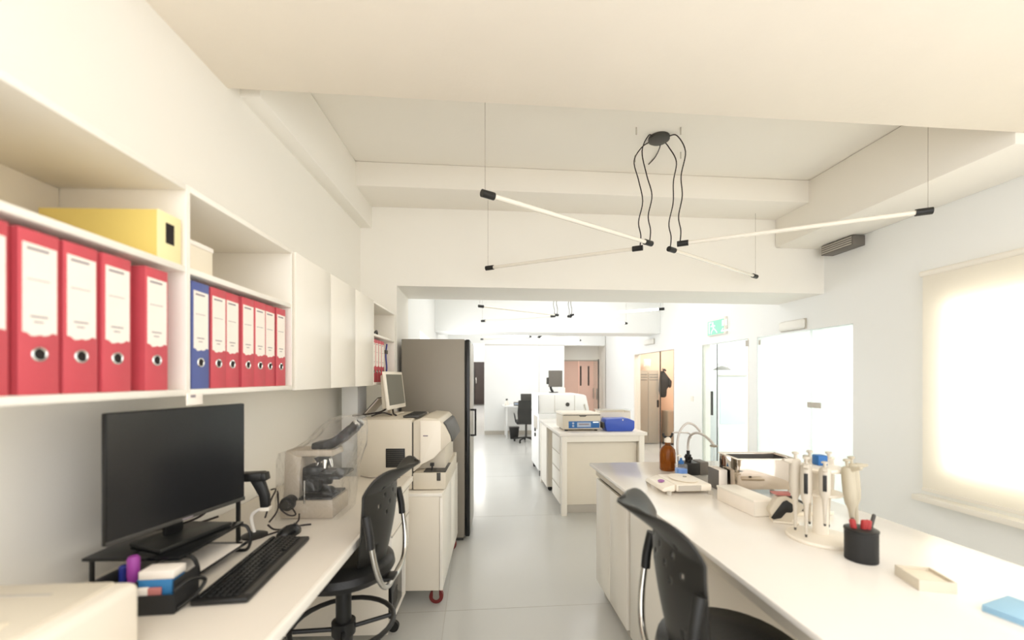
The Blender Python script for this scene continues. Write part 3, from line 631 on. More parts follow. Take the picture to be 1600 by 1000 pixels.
# ================================================================== freezer
fz = thing('upright_freezer', 'tall grey upright freezer with black door in the opening', 'freezer', FL(-.887, 3.83), TL)
B('cabinet', 'fridge', fz, 0, .575, 0, .6, .03, 1.853, bev=.006); B('plinth', 'dgrey', fz, .02, .56, .02, .58, 0, .03)
d = B('door', 'blackgloss', fz, .58, .622, .0, .6, .04, 1.85, bev=.008); B('gasket', 'dgrey', fz, .575, .58, .01, .59, .05, 1.84, bev=0)
MB().box(.622, .625, .03, .57, .06, 1.83, bev=.001).build('door_skin', 'brush', d)
MB().tube([(.62, .05, 1.2), (.668, .05, 1.2), (.672, .05, 1.19), (.672, .05, .98), (.668, .05, .965), (.62, .05, .965)], .009, 10, 3).build('handle', 'black', d)

# ================================================================== right bench
bt = thing('bench_worktop', 'long glossy white laboratory worktop on the right', 'worktop', FR(0, 0, .86), TR)
MB().box(.79, 1.73, -.2, 2.87, .02, .04, bev=.004).build('top', 'bench', bt); B('under_frame', 'beige', bt, .83, 1.71, -.18, 2.85, -.04, .019)
def base_cab(label, v0, v1, doors):
    t = thing('base_cabinet', label, 'cabinet', FR(.83, v0), TR); w_ = v1-v0
    B('side_panel', 'cream', t, .02, .6, 0, .018, .09, .818); B('side_panel', 'cream', t, .02, .6, w_-.018, w_, .09, .818); B('plinth', 'grey', t, .05, .58, .02, w_-.02, 0, .09)
    B('back_panel', 'cream', t, .58, .6, .018, w_-.018, .09, .818); B('bottom_panel', 'white', t, .02, .58, .018, w_-.018, .09, .108)
    dw = w_/doors
    for k in range(doors): B('door', 'whitecab', t, 0, .019, k*dw+.0015, (k+1)*dw-.0015, .095, .80)
    return t
base_cab('white double-door base cabinet at the far end of the right bench', 2.245, 2.84, 2)
base_cab('cream single-door base cabinet behind the right drafting chair', 1.56, 2.20, 1)
B('side_support', 'cream', bt, .87, 1.68, -.1, -.07, -.86, -.041)
B('back_panel', 'cream', bt, 1.45, 1.47, -.07, 1.55, -.86, -.041)
TZ = .9005
# amber bottle
ab = thing('amber_bottle', 'brown glass reagent bottle with black looped cap', 'bottle', (1.01, 2.70, TZ))
MB().lathe([(.045, 0), (.05, .006), (.05, .115), (.046, .135), (.03, .155), (.018, .165), (.016, .185)], n=32).build('glass_body', 'amber', ab)
MB().lathe([(.02, .18), (.021, .2), (.014, .212), (.008, .215)], n=24).build('cap', 'ivory', ab)
MB().tube([(-.028, 0, .24), (-.026, 0, .222), (-.012, 0, .213), (.012, 0, .213), (.026, 0, .222), (.03, 0, .24)], .007).build('cap_loop', 'black', ab)
MB().lathe([(.004, .2), (.004, .212)], n=10).build('neck_tube', 'gneck', ab)
# dispenser with goosenecks
ds = thing('dispensing_unit', 'black dispenser with three gooseneck tubes behind the balance', 'dispenser', (1.13, 2.60, TZ), TR)
MB().box(-.075, .02, -.05, .05, 0, .075, bev=.006).build('pump_body', 'black', ds); MB().box(.022, .075, -.05, .05, 0, .08, bev=.004).build('side_housing', 'midgrey', ds)
MB().cyl((-.03, 0, .075), (-.03, 0, .12), .018, n=18).cyl((-.03, -.035, .10), (-.03, .03, .10), .011, n=14).cyl((-.03, 0, .12), (-.03, 0, .145), .01).build('valve', 'black', ds)
MB().tube([(-.085, .02, .07), (-.09, .02, .18), (-.075, .02, .26), (-.03, .02, .31), (.02, .02, .30), (.055, .01, .26)], .007).build('gooseneck', 'gneck', ds)
MB().tube([(-.03, 0, .14), (-.03, 0, .19), (-.032, -.03, .24), (-.03, -.10, .268), (-.033, -.19, .264), (-.035, -.265, .24), (-.035, -.29, .222)], .0075).build('gooseneck', 'gneck', ds)
MB().tube([(-.12, .02, .255), (-.06, .015, .255), (-.02, .005, .25), (-.012, .0, .22)], .005).build('gooseneck', 'gneck', ds)
MB().lathe([(.004, .006), (.02, .003), (.022, 0), (.018, -.006), (.004, -.01)], (-.035, -.29, .222), n=20).build('drip_disc', 'brush', ds)
MB().cyl((-.035, -.29, .212), (-.035, -.29, .012), .0035, n=10).build('glass_tip', 'glassware', ds)
MB().lathe([(.018, 0), (.02, .003), (.012, .008), (.006, .012)], (-.035, -.29, 0), n=18).build('tip_foot', 'black', ds)
bb = thing('blue_reagent_bottle', 'small clear bottle half filled with blue liquid', 'bottle', (1.012, 2.49, TZ), TR)
MB().box(-.028, .028, -.025, .025, .0, .058, bev=.006).build('liquid', 'bluel', bb); MB().box(-.03, .03, -.027, .027, -.0, .085, bev=.008).build('glass_body', 'glassware', bb)
MB().lathe([(.016, .085), (.016, .1), (.008, .104), (.005, .12)], n=18).build('cap', 'instblue', bb); MB().tube([(0, 0, .118), (-.004, 0, .135), (-.025, 0, .13)], .004).build('spout', 'ivory', bb)
# balance
ba = thing('laboratory_balance', 'low white laboratory balance with a steel pan near bench end', 'scale', (.890, 2.26, TZ), TR)
MB().box(-.06, .13, -.13, .11, .014, .052, bev=.01).build('housing', 'ivory', ba); MB().box(-.05, .07, -.133, -.128, .02, .046).build('side_inset', 'grey', ba)
MB().prism([(-.062, .052), (-.062, .014), (-.12, .012), (-.135, .02), (-.12, .034)], 'y', -.12, .10, bev=.006).build('control_panel', 'ivory', ba)
MB().lathe([(.001, 0), (.026, 0), (.026, .001), (.001, .0015)], n=22, sx=.6, mtx=Matrix.Translation((-.092, -.02, .0455)) @ Matrix.Rotation(R(-17), 4, 'Y')).build('display', 'purple', ba)
MB().lathe([(.06, 0), (.072, .002), (.075, .006), (.06, .0075)], (.035, -.01, .0525), n=36, sx=.95, sy=1.3).build('pan', 'ivory', ba); MB().cyl((.05, 0, .059), (.05, 0, .063), .01).build('pan_stud', 'brush', ba)
for x in (-.1, .12):
    for y in (-.13, .13): MB().cyl((x, y, 0), (x, y, .018), .012).build('foot', 'grey', ba)
# steel bath
sb = thing('steel_bath', 'open polished steel box on feet behind the white carton', 'container', (1.30, 2.21, TZ), R(-.5))
t_ = .006; hx, hy, zt, zb = .152, .095, .182, .03
MB().box(-hx, hx, -hy, -hy+t_, zb, zt, bev=.001).build('front_wall', 'steel', sb); MB().box(-hx, hx, hy-t_, hy, zb, zt, bev=.001).build('rear_wall', 'steel', sb)
MB().box(-hx, -hx+t_, -hy+t_, hy-t_, zb, zt, bev=.001).build('side_wall', 'steel', sb); MB().box(hx-t_, hx, -hy+t_, hy-t_, zb, zt, bev=.001).build('side_wall', 'steel', sb)
B('floor_plate', 'tray', sb, -hx+t_, hx-t_, -hy+t_, hy-t_, zb, zb+.008, bev=0); B('inner_liner', 'tray', sb, -hx+t_+.001, hx-t_-.001, hy-t_-.003, hy-t_-.0005, .05, zt-.004, bev=0); B('inner_liner', 'tray', sb, hx-t_-.003, hx-t_-.0005, -hy+t_+.001, hy-t_-.004, .05, zt-.004, bev=0)
MB().box(-hx-.006, hx+.006, -hy-.006, -hy+.004, zt, zt+.005).box(-hx-.006, hx+.006, hy-.004, hy+.006, zt, zt+.005).box(-hx-.006, -hx+.004, -hy+.004, hy-.004, zt, zt+.005).box(hx-.004, hx+.006, -hy+.004, hy-.004, zt, zt+.005).build('rim', 'ivory', sb)
for x in (-.13, .13):
    for y in (-.075, .075): MB().cyl((x, y, 0), (x, y, .03), .012).build('foot', 'ivory', sb)
sc2 = thing('small_carton', 'small white and grey carton left of the steel box', 'box', (1.108, 2.255, TZ), R(2))
B('body', 'paper', sc2, -.015, .03, -.055, .06, 0, .11); B('side_print', 'midgrey', sc2, -.0165, -.0152, -.053, .058, .002, .108, bev=0)
wc = thing('white_carton', 'long white carton lying in front of the steel box', 'box', (1.075, 1.925, TZ), R(7))
B('body', 'paper', wc, -.05, .05, -.13, .13, 0, .068, bev=.002); B('end_flap', 'white', wc, -.049, .049, -.133, -.1305, .002, .066, bev=0); B('lid_edge', 'white', wc, -.052, .052, -.128, .132, .06, .0705, bev=.001)
# tape-dispenser like device
td = thing('tape_dispenser', 'tilted white tape dispenser with black curved band', 'dispenser', (1.135, 1.735, TZ), R(-18))
MB().box(-.05, .045, -.035, .03, 0, .008, bev=.003).build('foot_plate', 'ivory', td)
MB().prism([(-.045, .006), (.02, .006), (.07, .075), (.0, .112), (-.03, .105), (-.06, .045)], 'y', -.024, .026, bev=.005).build('housing', 'beige', td)
MB().prism([(-.055, .018), (-.045, .012), (-.018, .02), (.0, .045), (.018, .046), (.03, .062), (.022, .082), (.002, .096), (-.012, .088)], 'y', -.03, -.0245, bev=.002).build('black_band', 'black', td)
MB().tube([(-.0, -.01, .116), (.04, -.01, .098), (.078, -.01, .08)], .005, 8, 3).build('tape_arm', 'dgrey', td); MB().cyl((.078, -.022, .08), (.078, .004, .08), .009).build('roller', 'dgrey', td)
MB().prism([(-.03, .112), (.015, .112), (.02, .122), (-.05, .118)], 'y', -.02, .02).build('cutter', 'pinkp', td)
# papers beside
pw = thing('small_tray', 'flat pale tray lying behind the pipette stand', 'tray', (1.30, 1.86, TZ), R(6)); B('base', 'ivory', pw, -.09, .1, -.05, .05, 0, .01, bev=.003); B('rim', 'palecard', pw, -.092, .102, -.053, -.05, .0, .014, bev=.001); B('holder', 'midgrey', pw, -.02, .005, -.03, -.01, .01, .03)
# pipette stand
ps = thing('pipette_stand', 'round ivory carousel stand for pipettes on the right bench', 'stand', (1.148, 1.548, TZ))
MB().lathe([(.06, .0), (.108, .0), (.11, .006), (.107, .012), (.06, .016), (.027, .022)], n=48).build('base', 'ivory', ps); MB().lathe([(.025, .02), (.024, .2), (.022, .27)], n=28).build('pole', 'ivory', ps)
MB().lathe([(.022, .165), (.066, .168), (.07, .173), (.066, .178), (.022, .18)], n=36).build('lower_ring', 'ivory', ps); MB().lathe([(.02, .255), (.072, .257), (.076, .263), (.07, .27), (.02, .272)], n=36).build('upper_ring', 'ivory', ps)
def make_pipette(m, win):
    t = thing('pipette', 'x', 'pipette', (0, 0, 0))
    MB().lathe([(.004, -.235), (.005, -.2), (.0075, -.14), (.009, -.125), (.016, -.105), (.0185, -.07), (.018, 0), (.016, .015), (.010, .02)], n=18, sy=1.1).build('body', m, t)
    MB().prism([(.01, .0), (.045, .012), (.046, .02), (.01, .022)], 'x', -.008, .008, bev=.002).build('finger_hook', m, t)
    MB().lathe([(.005, .018), (.005, .036), (.011, .038), (.011, .044), (.006, .046)], n=14).build('plunger', m, t)
    MB().lathe([(.0035, -.245), (.0045, -.235)], n=10).build('tip_cone', 'dgrey', t)
    if win: MB().box(-.006, .006, .0185, .0215, -.085, -.012, bev=.001).build('display_window', 'black', t)
    return t
pips = [(180, 'pip', 0, 'pale pipette hanging leftmost on the carousel stand', 0), (207, 'pip', 1, 'pale pipette with black window, left front of the stand', 0), (241, 'pip', 1, 'pale pipette with dark window hanging at the front of the pole', 0),
        (288, 'pipd', 0, 'beige pipette hanging right front, tilted outwards', 7), (335, 'pipd', 0, 'beige pipette hanging rightmost on the stand', 6), (75, 'pip', 0, 'pipette hanging at the rear left behind the pole', 0), (38, 'pip', 0, 'pipette hanging at the rear right behind the pole', 0)]
for a, m_, wv, lb, tilt in pips:
    p = make_pipette(m_, wv); p['label'] = lb; p['group'] = 'pipettes on the carousel stand'
    ar = R(a); p.location = (1.148+.094*math.cos(ar), 1.548+.094*math.sin(ar), TZ+.268 - (.0 if a != 180 else -.01)); p.rotation_euler = (R(tilt)*-math.sin(ar)*1, -R(tilt)*math.cos(ar)*1, ar-R(90))
    if wv: p.rotation_euler = (0, 0, R(143))
    if a == 241: p.scale = (1.0, 1, .78)
MB().box(-.012, .024, -.006, .03, .272, .31, bev=.004).build('blue_knob', 'instblue', ps)['label'] = 'blue square knob'
# pen cup with pens
cu = thing('pen_cup', 'black cylindrical pen cup on the right bench', 'cup', (1.150, 1.37, TZ))
MB().lathe([(.044, 0), (.045, .002), (.045, .098), (.043, .1), (.041, .098), (.041, .006), (.01, .005)], n=32).build('wall', 'mesh', cu); MB().lathe([(.044, .094), (.047, .097), (.047, .102), (.044, .104)], n=32).build('rim', 'black', cu)
for k, (dx, dy, tx, ty, m_, lb) in enumerate([(-.015, 0, -14, 5, 'ruby', 'red marker leaning left in the black pen cup'), (.002, .005, 3, -8, 'ruby', 'red marker upright in the middle of the black pen cup'), (.014, -.01, 10, 0, 'ruby', 'short red marker at the front of the pen cup'), (.02, .01, 25, 0, 'dgrey', 'dark pen leaning right out of the pen cup'), (-.02, .012, -4, 10, 'dgrey', 'dark pen at the back left of the pen cup')]):
    p = thing('marker', lb, 'pen', (1.150+dx*.5, 1.37+dy*.5, TZ+.008), 0, 'pens in the black cup'); p.rotation_euler = (R(-ty)*.5, R(tx)*.6, 0)
    L_ = .125 if k != 3 else .145; rr = .008 if m_ == 'ruby' else .005
    MB().lathe([(rr*.6, 0), (rr, .004), (rr, L_*.7)], n=12).build('barrel', m_, p); MB().lathe([(rr*1.15, L_*.66), (rr*1.15, L_*.97), (rr*.7, L_)], n=12).build('cap', m_, p)
tb = thing('beige_sponge_box', 'small beige open box right of the pen cup', 'box', (1.20, 1.21, TZ), R(-12)); MB().box(-.045, .045, -.05, .05, 0, .004).box(-.045, .045, -.05, -.047, .004, .03).box(-.045, .045, .047, .05, .004, .03).box(-.045, -.042, -.047, .047, .004, .03).box(.042, .045, -.047, .047, .004, .03).build('tray', 'beige', tb); B('pad', 'palecard', tb, -.041, .041, -.046, .046, .005, .022)
bc = thing('blue_cloth', 'pale blue folded cloth at the right bottom corner', 'cloth', (1.27, 1.04, TZ), R(20))
for k in range(3): B('fold', 'ltblue', bc, -.05, .1-.01*k, -.06+.006*k, .05, .006*k, .0055+.006*k, bev=.0025)

# ================================================================== island
isl = thing('island_bench', 'white island bench with four drawers on its left side', 'bench', FR(.89, 4.42), TR)
IW, IL = .975, 1.56
B('top', 'bench', isl, 0, IW, 0, IL, .865, .9, bev=.004)
for x in (.025, IW-.085):
    for y in (.02, IL-.08): B('leg', 'white', isl, x, x+.06, y, y+.06, 0, .865)
MB().box(.085, IW-.085, .025, .055, .80, .865).build('apron', 'white', isl)
B('front_panel', 'cream', isl, .085, IW-.085, .09, .108, .1, .80); B('right_panel', 'cream', isl, IW-.07, IW-.05, .08, IL-.08, .1, .865)
B('plinth', 'grey', isl, .1, .8, .12, .6, 0, .1)
B('drawer_carcass', 'cream', isl, .045, .5, .109, .57, .1, .86)
for k in range(4):
    d = B('drawer', 'whitecab', isl, .022, .043, .11, .568, .105+k*.187, .287+k*.187); B('finger_groove', 'grey', d, .018, .0225, .12, .56, .279+k*.187, .285+k*.187, bev=0)
B('cabinet_carcass', 'cream', isl, .05, .5, 1.0, 1.45, .06, .86); B('door', 'whitecab', isl, .025, .048, 1.0, 1.45, .06, .85)
for y in (1.05, 1.4): MB().cyl((.08, y-.01, .03), (.08, y+.01, .03), .03).build('caster', 'black', isl)
# centrifuge, tub
cf = thing('centrifuge', 'beige centrifuge with blue control panel on the island', 'centrifuge', (.545+.235, 4.78, .9005), TR)
MB().prism([(-.225, .02), (.2, .02), (.205, .18), (-.23, .18)], 'y', -.13, .25, bev=.012).build('housing', 'beige', cf)
MB().prism([(-.235, .182), (.21, .182), (.2, .2), (-.225, .205)], 'y', -.13, .25, bev=.005).build('lid', 'ivory', cf); B('lid_gap', 'brown', cf, -.22, .2, -.131, -.12, .178, .184, bev=0)
pn = B('control_panel', 'instblue', cf, -.16, .19, -.134, -.129, .035, .112, bev=.001); B('display', 'lcd', pn, -.065, .09, -.137, -.134, .048, .1, bev=0); B('screen_text', 'print', pn, -.045, .07, -.1375, -.137, .07, .085, bev=0)
B('key_row', 'signw', pn, .115, .18, -.137, -.134, .094, .106, bev=0); MB().cyl((-.11, -.137, .06), (-.11, -.134, .06), .012).cyl((-.11, -.137, .09), (-.11, -.134, .09), .012).build('dial', 'lcd', pn)
MB().prism([(-.05, .183), (.05, .183), (.03, .162), (-.03, .162)], 'y', -.134, -.128).build('latch', 'midgrey', cf)
for x in (-.18, .16):
    for y in (-.09, .2): MB().cyl((x, y, 0), (x, y, .022), .018).build('foot', 'dgrey', cf)
tu = thing('blue_tub', 'bright blue plastic tub on the island right of centrifuge', 'tub', (1.19, 4.72, .9005), TR)
MB().prism([(-.145, 0), (.15, 0), (.175, .03), (.175, .115), (.1, .145), (-.15, .14), (-.165, .1)], 'y', -.09, .09, bev=.012).build('body', 'boxblue', tu); B('lid_clip', 'ivory', tu, .03, .045, -.092, -.088, .12, .135)
MB().box(-.18, -.16, -.06, .06, .03, .1, bev=.008).build('side_handle', 'dgrey', tu)
cw = thing('clear_lid_box', 'white open box with clear lid behind the blue tub', 'box', (1.20, 5.02, .9005), TR)
MB().box(-.17, .2, -.1, .1, 0, .006).box(-.17, .2, -.1, -.095, .006, .19).box(-.17, .2, .095, .1, .006, .21).box(-.17, -.165, -.095, .095, .006, .2).box(.195, .2, -.095, .095, .006, .2).build('body', 'ivory', cw); B('lid', 'glassware', cw, -.19, .21, -.11, .11, .212, .218); B('latch', 'grey', cw, -.15, -.13, -.105, -.1, .1, .14)
# floor-standing analyser
fa = thing('floor_analyser', 'large white floor-standing analyser beyond the island', 'analyser', FR(.93, 6.24), TR)
MB().box(0, .78, 0, .8, .09, .95, bev=.01).build('lower_housing', 'wallcool', fa)
MB().prism([(0, .955), (.80, .955), (.74, 1.22), (.70, 1.24), (.02, 1.25), (0, 1.24)], 'y', .02, .8, bev=.008).build('upper_housing', 'wallcool', fa)
for x in (.25, .56): B('panel_seam', 'grey', fa, x, x+.004, .014, .02, .97, 1.23, bev=0)
B('corner_seam', 'dgrey', fa, .0, .006, .012, .02, .90, 1.23, bev=0)
MB().cyl((.45, .005, 1.09), (.45, .02, 1.09), .03, n=20).build('port', 'dgrey', fa); MB().prism([(.70, 1.08), (.72, 1.1), (.74, 1.0), (.73, 1.0)], 'y', .01, .02).build('side_latch', 'grey', fa)
B('side_grille', 'grey', fa, -.006, .0, .1, .5, .7, .9); 
for z in (.6, .68): MB().cyl((-.02, .3, z), (0, .3, z), .03).build('knob', 'black', fa)
for x in (.05, .72):
    for y in (.06, .74): MB().cyl((x, y, 0), (x, y, .09), .03).build('foot', 'black', fa)
fm = thing('grey_monitor', 'dark grey monitor standing on the floor-standing analyser', 'monitor', (.70, 6.85, 1.2515), R(5))
B('panel', 'midgrey', fm, -.09, .13, 0, .03, .10, .36, bev=.006); B('bezel', 'dgrey', fm, -.095, .135, .012, .034, .095, .365, bev=.004); B('side_housing', 'dgrey', fm, -.125, -.09, .02, .07, .14, .25, bev=.006)
MB().tube([(-.06, .04, .14), (-.05, .04, .06), (-.02, .03, .01)], .02, 8, 4).build('arm', 'black', fm); B('foot', 'dgrey', fm, -.08, .06, -.02, .1, 0, .012)
wm = thing('white_handset', 'small white box at the foot of the grey monitor', 'box', (.80, 6.68, 1.2515), R(5)); B('body', 'white', wm, -.05, .05, -.03, .03, 0, .09, bev=.01); B('top_slot', 'grey', wm, -.03, .03, -.01, .01, .089, .0915)
# far desk
fd = thing('far_desk', 'small white desk with rounded end against the far wall', 'desk', FR(.64, 10.2), TR)
MB().prism([(0, .3)]+[(.12-.12*math.cos(a)*1, .0+.12-.12*math.sin(a)) for a in [R(q) for q in (0, 30, 60, 90)]]+[(1.1, 0), (1.1, .7), (.1, .7), (.02, .6)], 'z', .77, .8, bev=.003).build('top', 'wallcool', fd)
for x, y in ((.1, .08), (.1, .62), (1.0, .08), (1.0, .62)): B('leg', 'wallcool', fd, x-.02, x+.02, y-.02, y+.02, 0, .77)
oc = thing('office_chair', 'black high-back office chair at the far desk', 'chair', (.33, 9.75, 0), R(4))
for k in range(5):
    a = R(72*k+90); lg = MB().tube([(0, 0, .1), (.28*math.cos(a), .28*math.sin(a), .07)], .018, 8, 1).build('base_leg', 'black', oc); MB().cyl((.28*math.cos(a)-.02, .28*math.sin(a), .03), (.28*math.cos(a)+.02, .28*math.sin(a), .03), .03).build('caster', 'black', lg)
MB().cyl((0, 0, .1), (0, 0, .4), .025).build('gas_column', 'dgrey', oc); MB().box(-.24, .24, -.2, .28, .42, .5, bev=.03).build('seat', 'black', oc)
MB().prism([(-.21, .45), (.21, .45), (.22, .7), (.2, .98), (-.2, .98), (-.22, .7)], 'y', -.26, -.2, bev=.02).build('backrest', 'coat', oc); MB().box(-.15, .15, -.25, -.22, .97, 1.13, bev=.012).build('headrest', 'dgrey', oc)
for s in (-1, 1): MB().tube([(s*.24, 0, .45), (s*.27, 0, .62), (s*.27, .15, .65)], .015).build('armrest', 'black', oc)
wbk = thing('waste_bin', 'black waste bin on the floor under the far desk', 'bin', (.05, 10.25, 0), R(5)); MB().prism([(-.09, 0), (.09, 0), (.12, .28), (-.12, .28)], 'y', -.09, .09, bev=.01).build('body', 'black', wbk); B('rim', 'dgrey', wbk, -.125, .125, -.1, .1, .275, .29)
fb = thing('spray_bottle', 'small white bottle with dark cap on the far desk', 'bottle', (-.13, 10.4, .8005)); MB().lathe([(.05, 0), (.055, .01), (.05, .07), (.02, .11), (.018, .13)], n=20).build('body', 'white', fb); MB().lathe([(.025, .13), (.025, .17), (.01, .175)], n=14).build('cap', 'dgrey', fb)
cm = thing('card_terminal', 'small grey device on the far desk beside the chair', 'device', (.12, 10.35, .8005)); B('body', 'midgrey', cm, -.08, .06, -.06, .06, 0, .09, bev=.01); B('screen', 'lcd', cm, -.06, .04, -.062, -.06, .03, .07)

# ================================================================== lockers, coat, etc behind right wall
def world_at(px, Y): return ((px-800)/650*Y, Y)
X0, Y0 = world_at(994, 9.45)
lk = thing('metal_locker', 'two-door grey metal locker seen through the right doorway', 'locker', (X0, Y0-.1, 0), TR)
B('body', 'locker', lk, 0, .5, .02, .30, .02, 1.66); B('door', 'locker', lk, .01, .246, 0, .02, .06, 1.62); B('door', 'locker', lk, .254, .49, 0, .02, .06, 1.62)
for i in (0, 1):
    for z in (1.44, 1.5, 1.56): B('vent_slat', 'dgrey', lk, .03+i*.245, .225+i*.245, -.003, .0, z, z+.014, bev=0)
ic = thing('wall_box', 'small white wall box above the grey locker', 'box', (*world_at(1010, 9.5), 1.72), TR); B('body', 'white', ic, -.08, .08, -.05, .0, .03, .2, bev=.01); B('cover', 'ivory', ic, -.06, .06, -.056, -.05, .05, .18)
ct = thing('hanging_coat', 'dark coat hanging on the warm-lit wall beside the locker', 'coat', (*world_at(1029.5, 9.45), 1.0), TR)
cpts = [(0, .64), (.05, .66), (.10, .60), (.15, .53), (.21, .46), (.235, .40), (.225, .32), (.16, .28), (.125, .24), (.12, .16), (.11, .07), (.06, .05), (.0, .06), (-.03, .2), (-.02, .45)]
MB().prism(cpts, 'y', -.16, -.03, bev=.03, seg=3).build('cloth', 'coat', ct); MB().prism([(.15, .5), (.22, .42), (.21, .3), (.17, .26), (.14, .36)], 'y', -.19, -.15, bev=.012).build('sleeve', 'coat', ct)
MB().tube([(.02, -.16, .66), (.05, -.18, .68), (.08, -.16, .65)], .02).build('collar', 'coat', ct); MB().tube([(.05, -.02, .68), (.05, -.08, .69), (.05, -.1, .72)], .008).build('hook', 'brush', ct)
gb = thing('grey_cabinet', 'low grey cabinet at the right edge of the right doorway', 'cabinet', (*world_at(1043, 9.2), 0), TR); B('body', 'locker', gb, 0, .25, 0, .3, .05, .76); B('door', 'locker', gb, .01, .24, -.015, 0, .07, .74); B('plinth', 'dgrey', gb, .01, .24, .01, .29, 0, .05)
# inside glass room
gc = thing('safety_cabinet', 'tall pale safety cabinet with glass front inside the glass room', 'cabinet', FR(3.87, 6.40), TR)
B('body', 'wallcool', gc, 0, .53, .03, .5, .0, 1.62); B('glass_front', 'paleblue', gc, .05, .48, .015, .03, .75, 1.5); B('base_panel', 'wallcool', gc, .02, .51, .0, .03, .05, .7); B('control_strip', 'grey', gc, .02, .51, .01, .03, 1.52, 1.55)
lh = thing('lamp_hood', 'grey dome fan on top of the cabinet in the glass room', 'lamp', FR(4.05, 6.58, 1.6205), TR); MB().lathe([(.14, 0), (.13, .02), (.06, .06), (.02, .075)], n=24).build('dome', 'midgrey', lh); MB().tube([(-.1, 0, .03), (0, 0, .17), (.12, 0, .03)], .008).build('handle', 'grey', lh)
sr = thing('storage_rack', 'white storage rack with dark boxes inside the glass room', 'shelf', FR(4.45, 6.5), TR)
for x in (0, .55): B('side_panel', 'wallcool', sr, x, x+.02, 0, .4, 0, 1.7)
for z in (.3, .85, 1.02, 1.38, 1.6): B('shelf', 'wallcool', sr, .02, .55, 0, .4, z, z+.025)
for i, (x, z, h, lb) in enumerate(((.05, 1.046, .3, 'tall dark box left on the rack shelf in the glass room'), (.3, 1.046, .3, 'tall dark box right on the rack shelf in the glass room'), (.05, 1.406, .15, 'short dark box on the upper rack shelf, left'), (.3, 1.406, .15, 'short dark box on the upper rack shelf, right'), (.1, .8755, .06, 'flat dark box on the lower rack shelf'))):
    p = FR(4.45+x, 6.52, z); bx = thing('storage_box', lb, 'box', p, TR, 'dark boxes on the rack'); B('body', 'midgrey', bx, 0, .18, 0, .25, 0, h*.85); B('lid', 'dgrey', bx, -.004, .184, -.004, .254, h*.85, h)

# ================================================================== wall fixtures
es = thing('exit_sign', 'green and white illuminated exit sign above the glass door', 'sign', FR(US-.002, vpx(1135), 2.12), TR)
L_ = vpx(1110)-vpx(1135)
B('housing', 'white', es, -.035, 0, -.03, L_+.03, -.01, .23, bev=.006); B('sign_face', 'green', es, -.039, -.035, 0, L_, .0, .2, bev=0)
ic_ = MB(); q = lambda y, z, w_, h_: ic_.box(-.0405, -.039, L_-y-w_, L_-y, z, z+h_)
# running figure (left as seen), doorway and arrow (right as seen)
ic_.cyl((-.0405, L_-.13, .165), (-.039, L_-.13, .165), .018, n=14)
def limb(y0, z0, y1, z1, wd=.016):
    d = Vector((0, y1-y0, z1-z0)); n_ = Vector((0, -d.z, d.y)).normalized()*wd/2
    pts = [Vector((0, L_-y0, z0))+Vector((0, -n_.y, n_.z)), Vector((0, L_-y1, z1))+Vector((0, -n_.y, n_.z)), Vector((0, L_-y1, z1))-Vector((0, -n_.y, n_.z)), Vector((0, L_-y0, z0))-Vector((0, -n_.y, n_.z))]
    ic_.prism([(p.y, p.z) for p in pts], 'x', -.0405, -.039)
limb(.125, .145, .15, .09, .026); limb(.15, .09, .10, .05); limb(.10, .05, .09, .015); limb(.15, .09, .2, .06); limb(.2, .06, .24, .02); limb(.13, .14, .08, .12); limb(.13, .14, .19, .12); limb(.04, .02, .04, .185, .02); limb(.04, .18, .09, .18, .014)
for y in (.36, .44): q(y, .1, .035, .08)
q(.34, .02, .2, .02); limb(.34, .03, .39, .07, .014)
ic_.build('pictogram', 'signw', es)
for nm, px0, px1, zz, lb in (('a', 1260, 1222, 2.02, 'white oval emergency light on the wall above the frosted glass'), ('b', 1023, 1009, 2.16, 'small white emergency light above the locker doorway')):
    t = thing('emergency_light', lb, 'light', FR(US-.001, vpx(px0), zz), TR); ll = vpx(px1)-vpx(px0)
    MB().box(-.05, 0, 0, ll, 0, .1, bev=.02, seg=3).build('diffuser', 'white_led', t); B('back_plate', 'grey', t, -.012, 0, -.006, ll+.006, -.006, .106, bev=.003)
vt = thing('wall_vent', 'grey ventilation box high on the right wall', 'vent', FR(US-.001, vpx(1352), 2.68), TR); B('housing', 'midgrey', vt, -.12, 0, 0, .34, 0, .09, bev=.004)
for k in range(4): B('slat', 'grey', vt, -.126, -.12, .01, .33, .01+k*.02, .02+k*.02, bev=0)
B('wall_socket', 'white', None, -.01, 0, 0, .08, 1.1, 1.18, bev=.002); o = bpy.data.objects['wall_socket']; o.location = FR(US, vpx(1084), .02); o.rotation_euler.z = TR; tag(o, 'small white wall switch between the two doorways', 'switch')

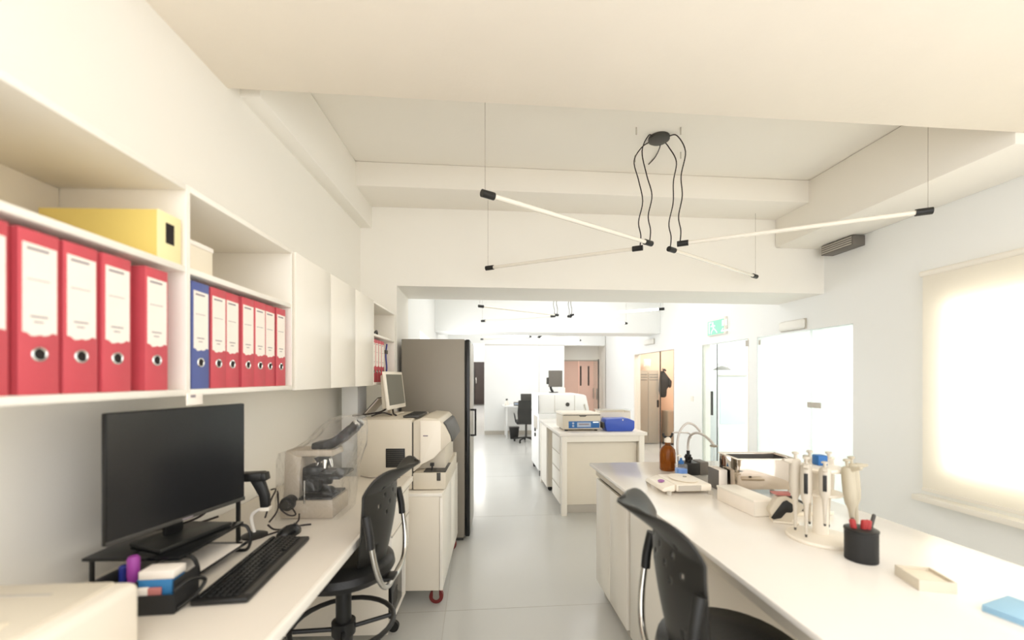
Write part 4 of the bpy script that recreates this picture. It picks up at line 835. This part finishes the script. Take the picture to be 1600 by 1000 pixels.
# ================================================================== pendant lamps
def pendant(label, off, lit, detail=True):
    ox, oy = off; zt = 2.456
    t = thing('pendant_light', label, 'lamp', (1.07+ox, 3.03+oy, H), 0)
    W2 = lambda x, y, z: (x-1.07, y-3.03, z-H)
    MB().lathe([(.075, 0), (.075, -.02), (.06, -.03), (.01, -.032)][::-1], n=32).build('canopy', 'dgrey', t)
    T = [((-.14, 2.165), (.98, 2.96)), ((-.21, 3.63), (.945, 3.07)), ((2.39, 2.39), (1.2, 2.97)), ((2.30, 3.93), (1.18, 3.1))]
    for k, (a, b_) in enumerate(T):
        a3, b3 = Vector(W2(*a, zt)), Vector(W2(*b_, zt)); d = (b3-a3).normalized()
        tb_ = MB().cyl(a3, b3, .0135, n=14).build('light_tube', 'tubelit' if lit[k] else 'tube', t)
        MB().cyl(a3-d*.02, a3+d*.055, .02, n=16).build('end_cap', 'black', tb_); MB().cyl(b3-d*.055, b3+d*.02, .02, n=16).build('end_cap', 'black', tb_)
        MB().cyl(a3+Vector((0, 0, .01)), (a3.x, a3.y, -.002 if k != 3 else -.2), .0012, n=6).build('suspension_wire', 'wire', t)
        cx_, cy_ = (-.06 if k < 2 else .06), (-.05 if k % 2 == 0 else .05)
        e = b3+Vector((0, 0, .015)); wv = .018
        sg = -1 if k < 2 else 1
        MB().tube([(sg*.05, cy_*.6, -.015), (sg*.10, cy_*1.5, -.03), ((e.x+sg*.16)/2+sg*.02, (e.y*.3+cy_), -.14), (e.x-sg*wv*.3+sg*.02, e.y*.7, -.30), (e.x+wv, e.y*.9, -.45), (e.x-wv*.6, e.y, -.6), (e.x+wv*.3, e.y, -.7), (e.x, e.y, e.z)], .0042, 8, 6).build('power_cable', 'cable', t)
    if detail:
        MB().tube([(.0, 0, -.001), (.03, .06, -.03), (.06, .25, -.01), (.05, .38, -.002)], .004).build('supply_cable', 'cable', t)
        for hx_, hy_ in ((-.2, -.12), (.11, -.12), (-.1, .25), (.24, .2)):
            MB().cyl((hx_, hy_, 0), (hx_, hy_, -.05), .005, n=8).build('ceiling_hook', 'grey', t)
    return t
pendant('unlit four-tube pendant light hanging in the near bay', (0, 0), (0, 0, 0, 0))
pendant('four-tube pendant light with its right tubes lit in the middle bay', (-.29, 3.4), (0, 0, 1, 1), False)
pendant('lit four-tube pendant light hanging in the farthest bay', (-.55, 6.75), (1, 0, 0, 1), False)
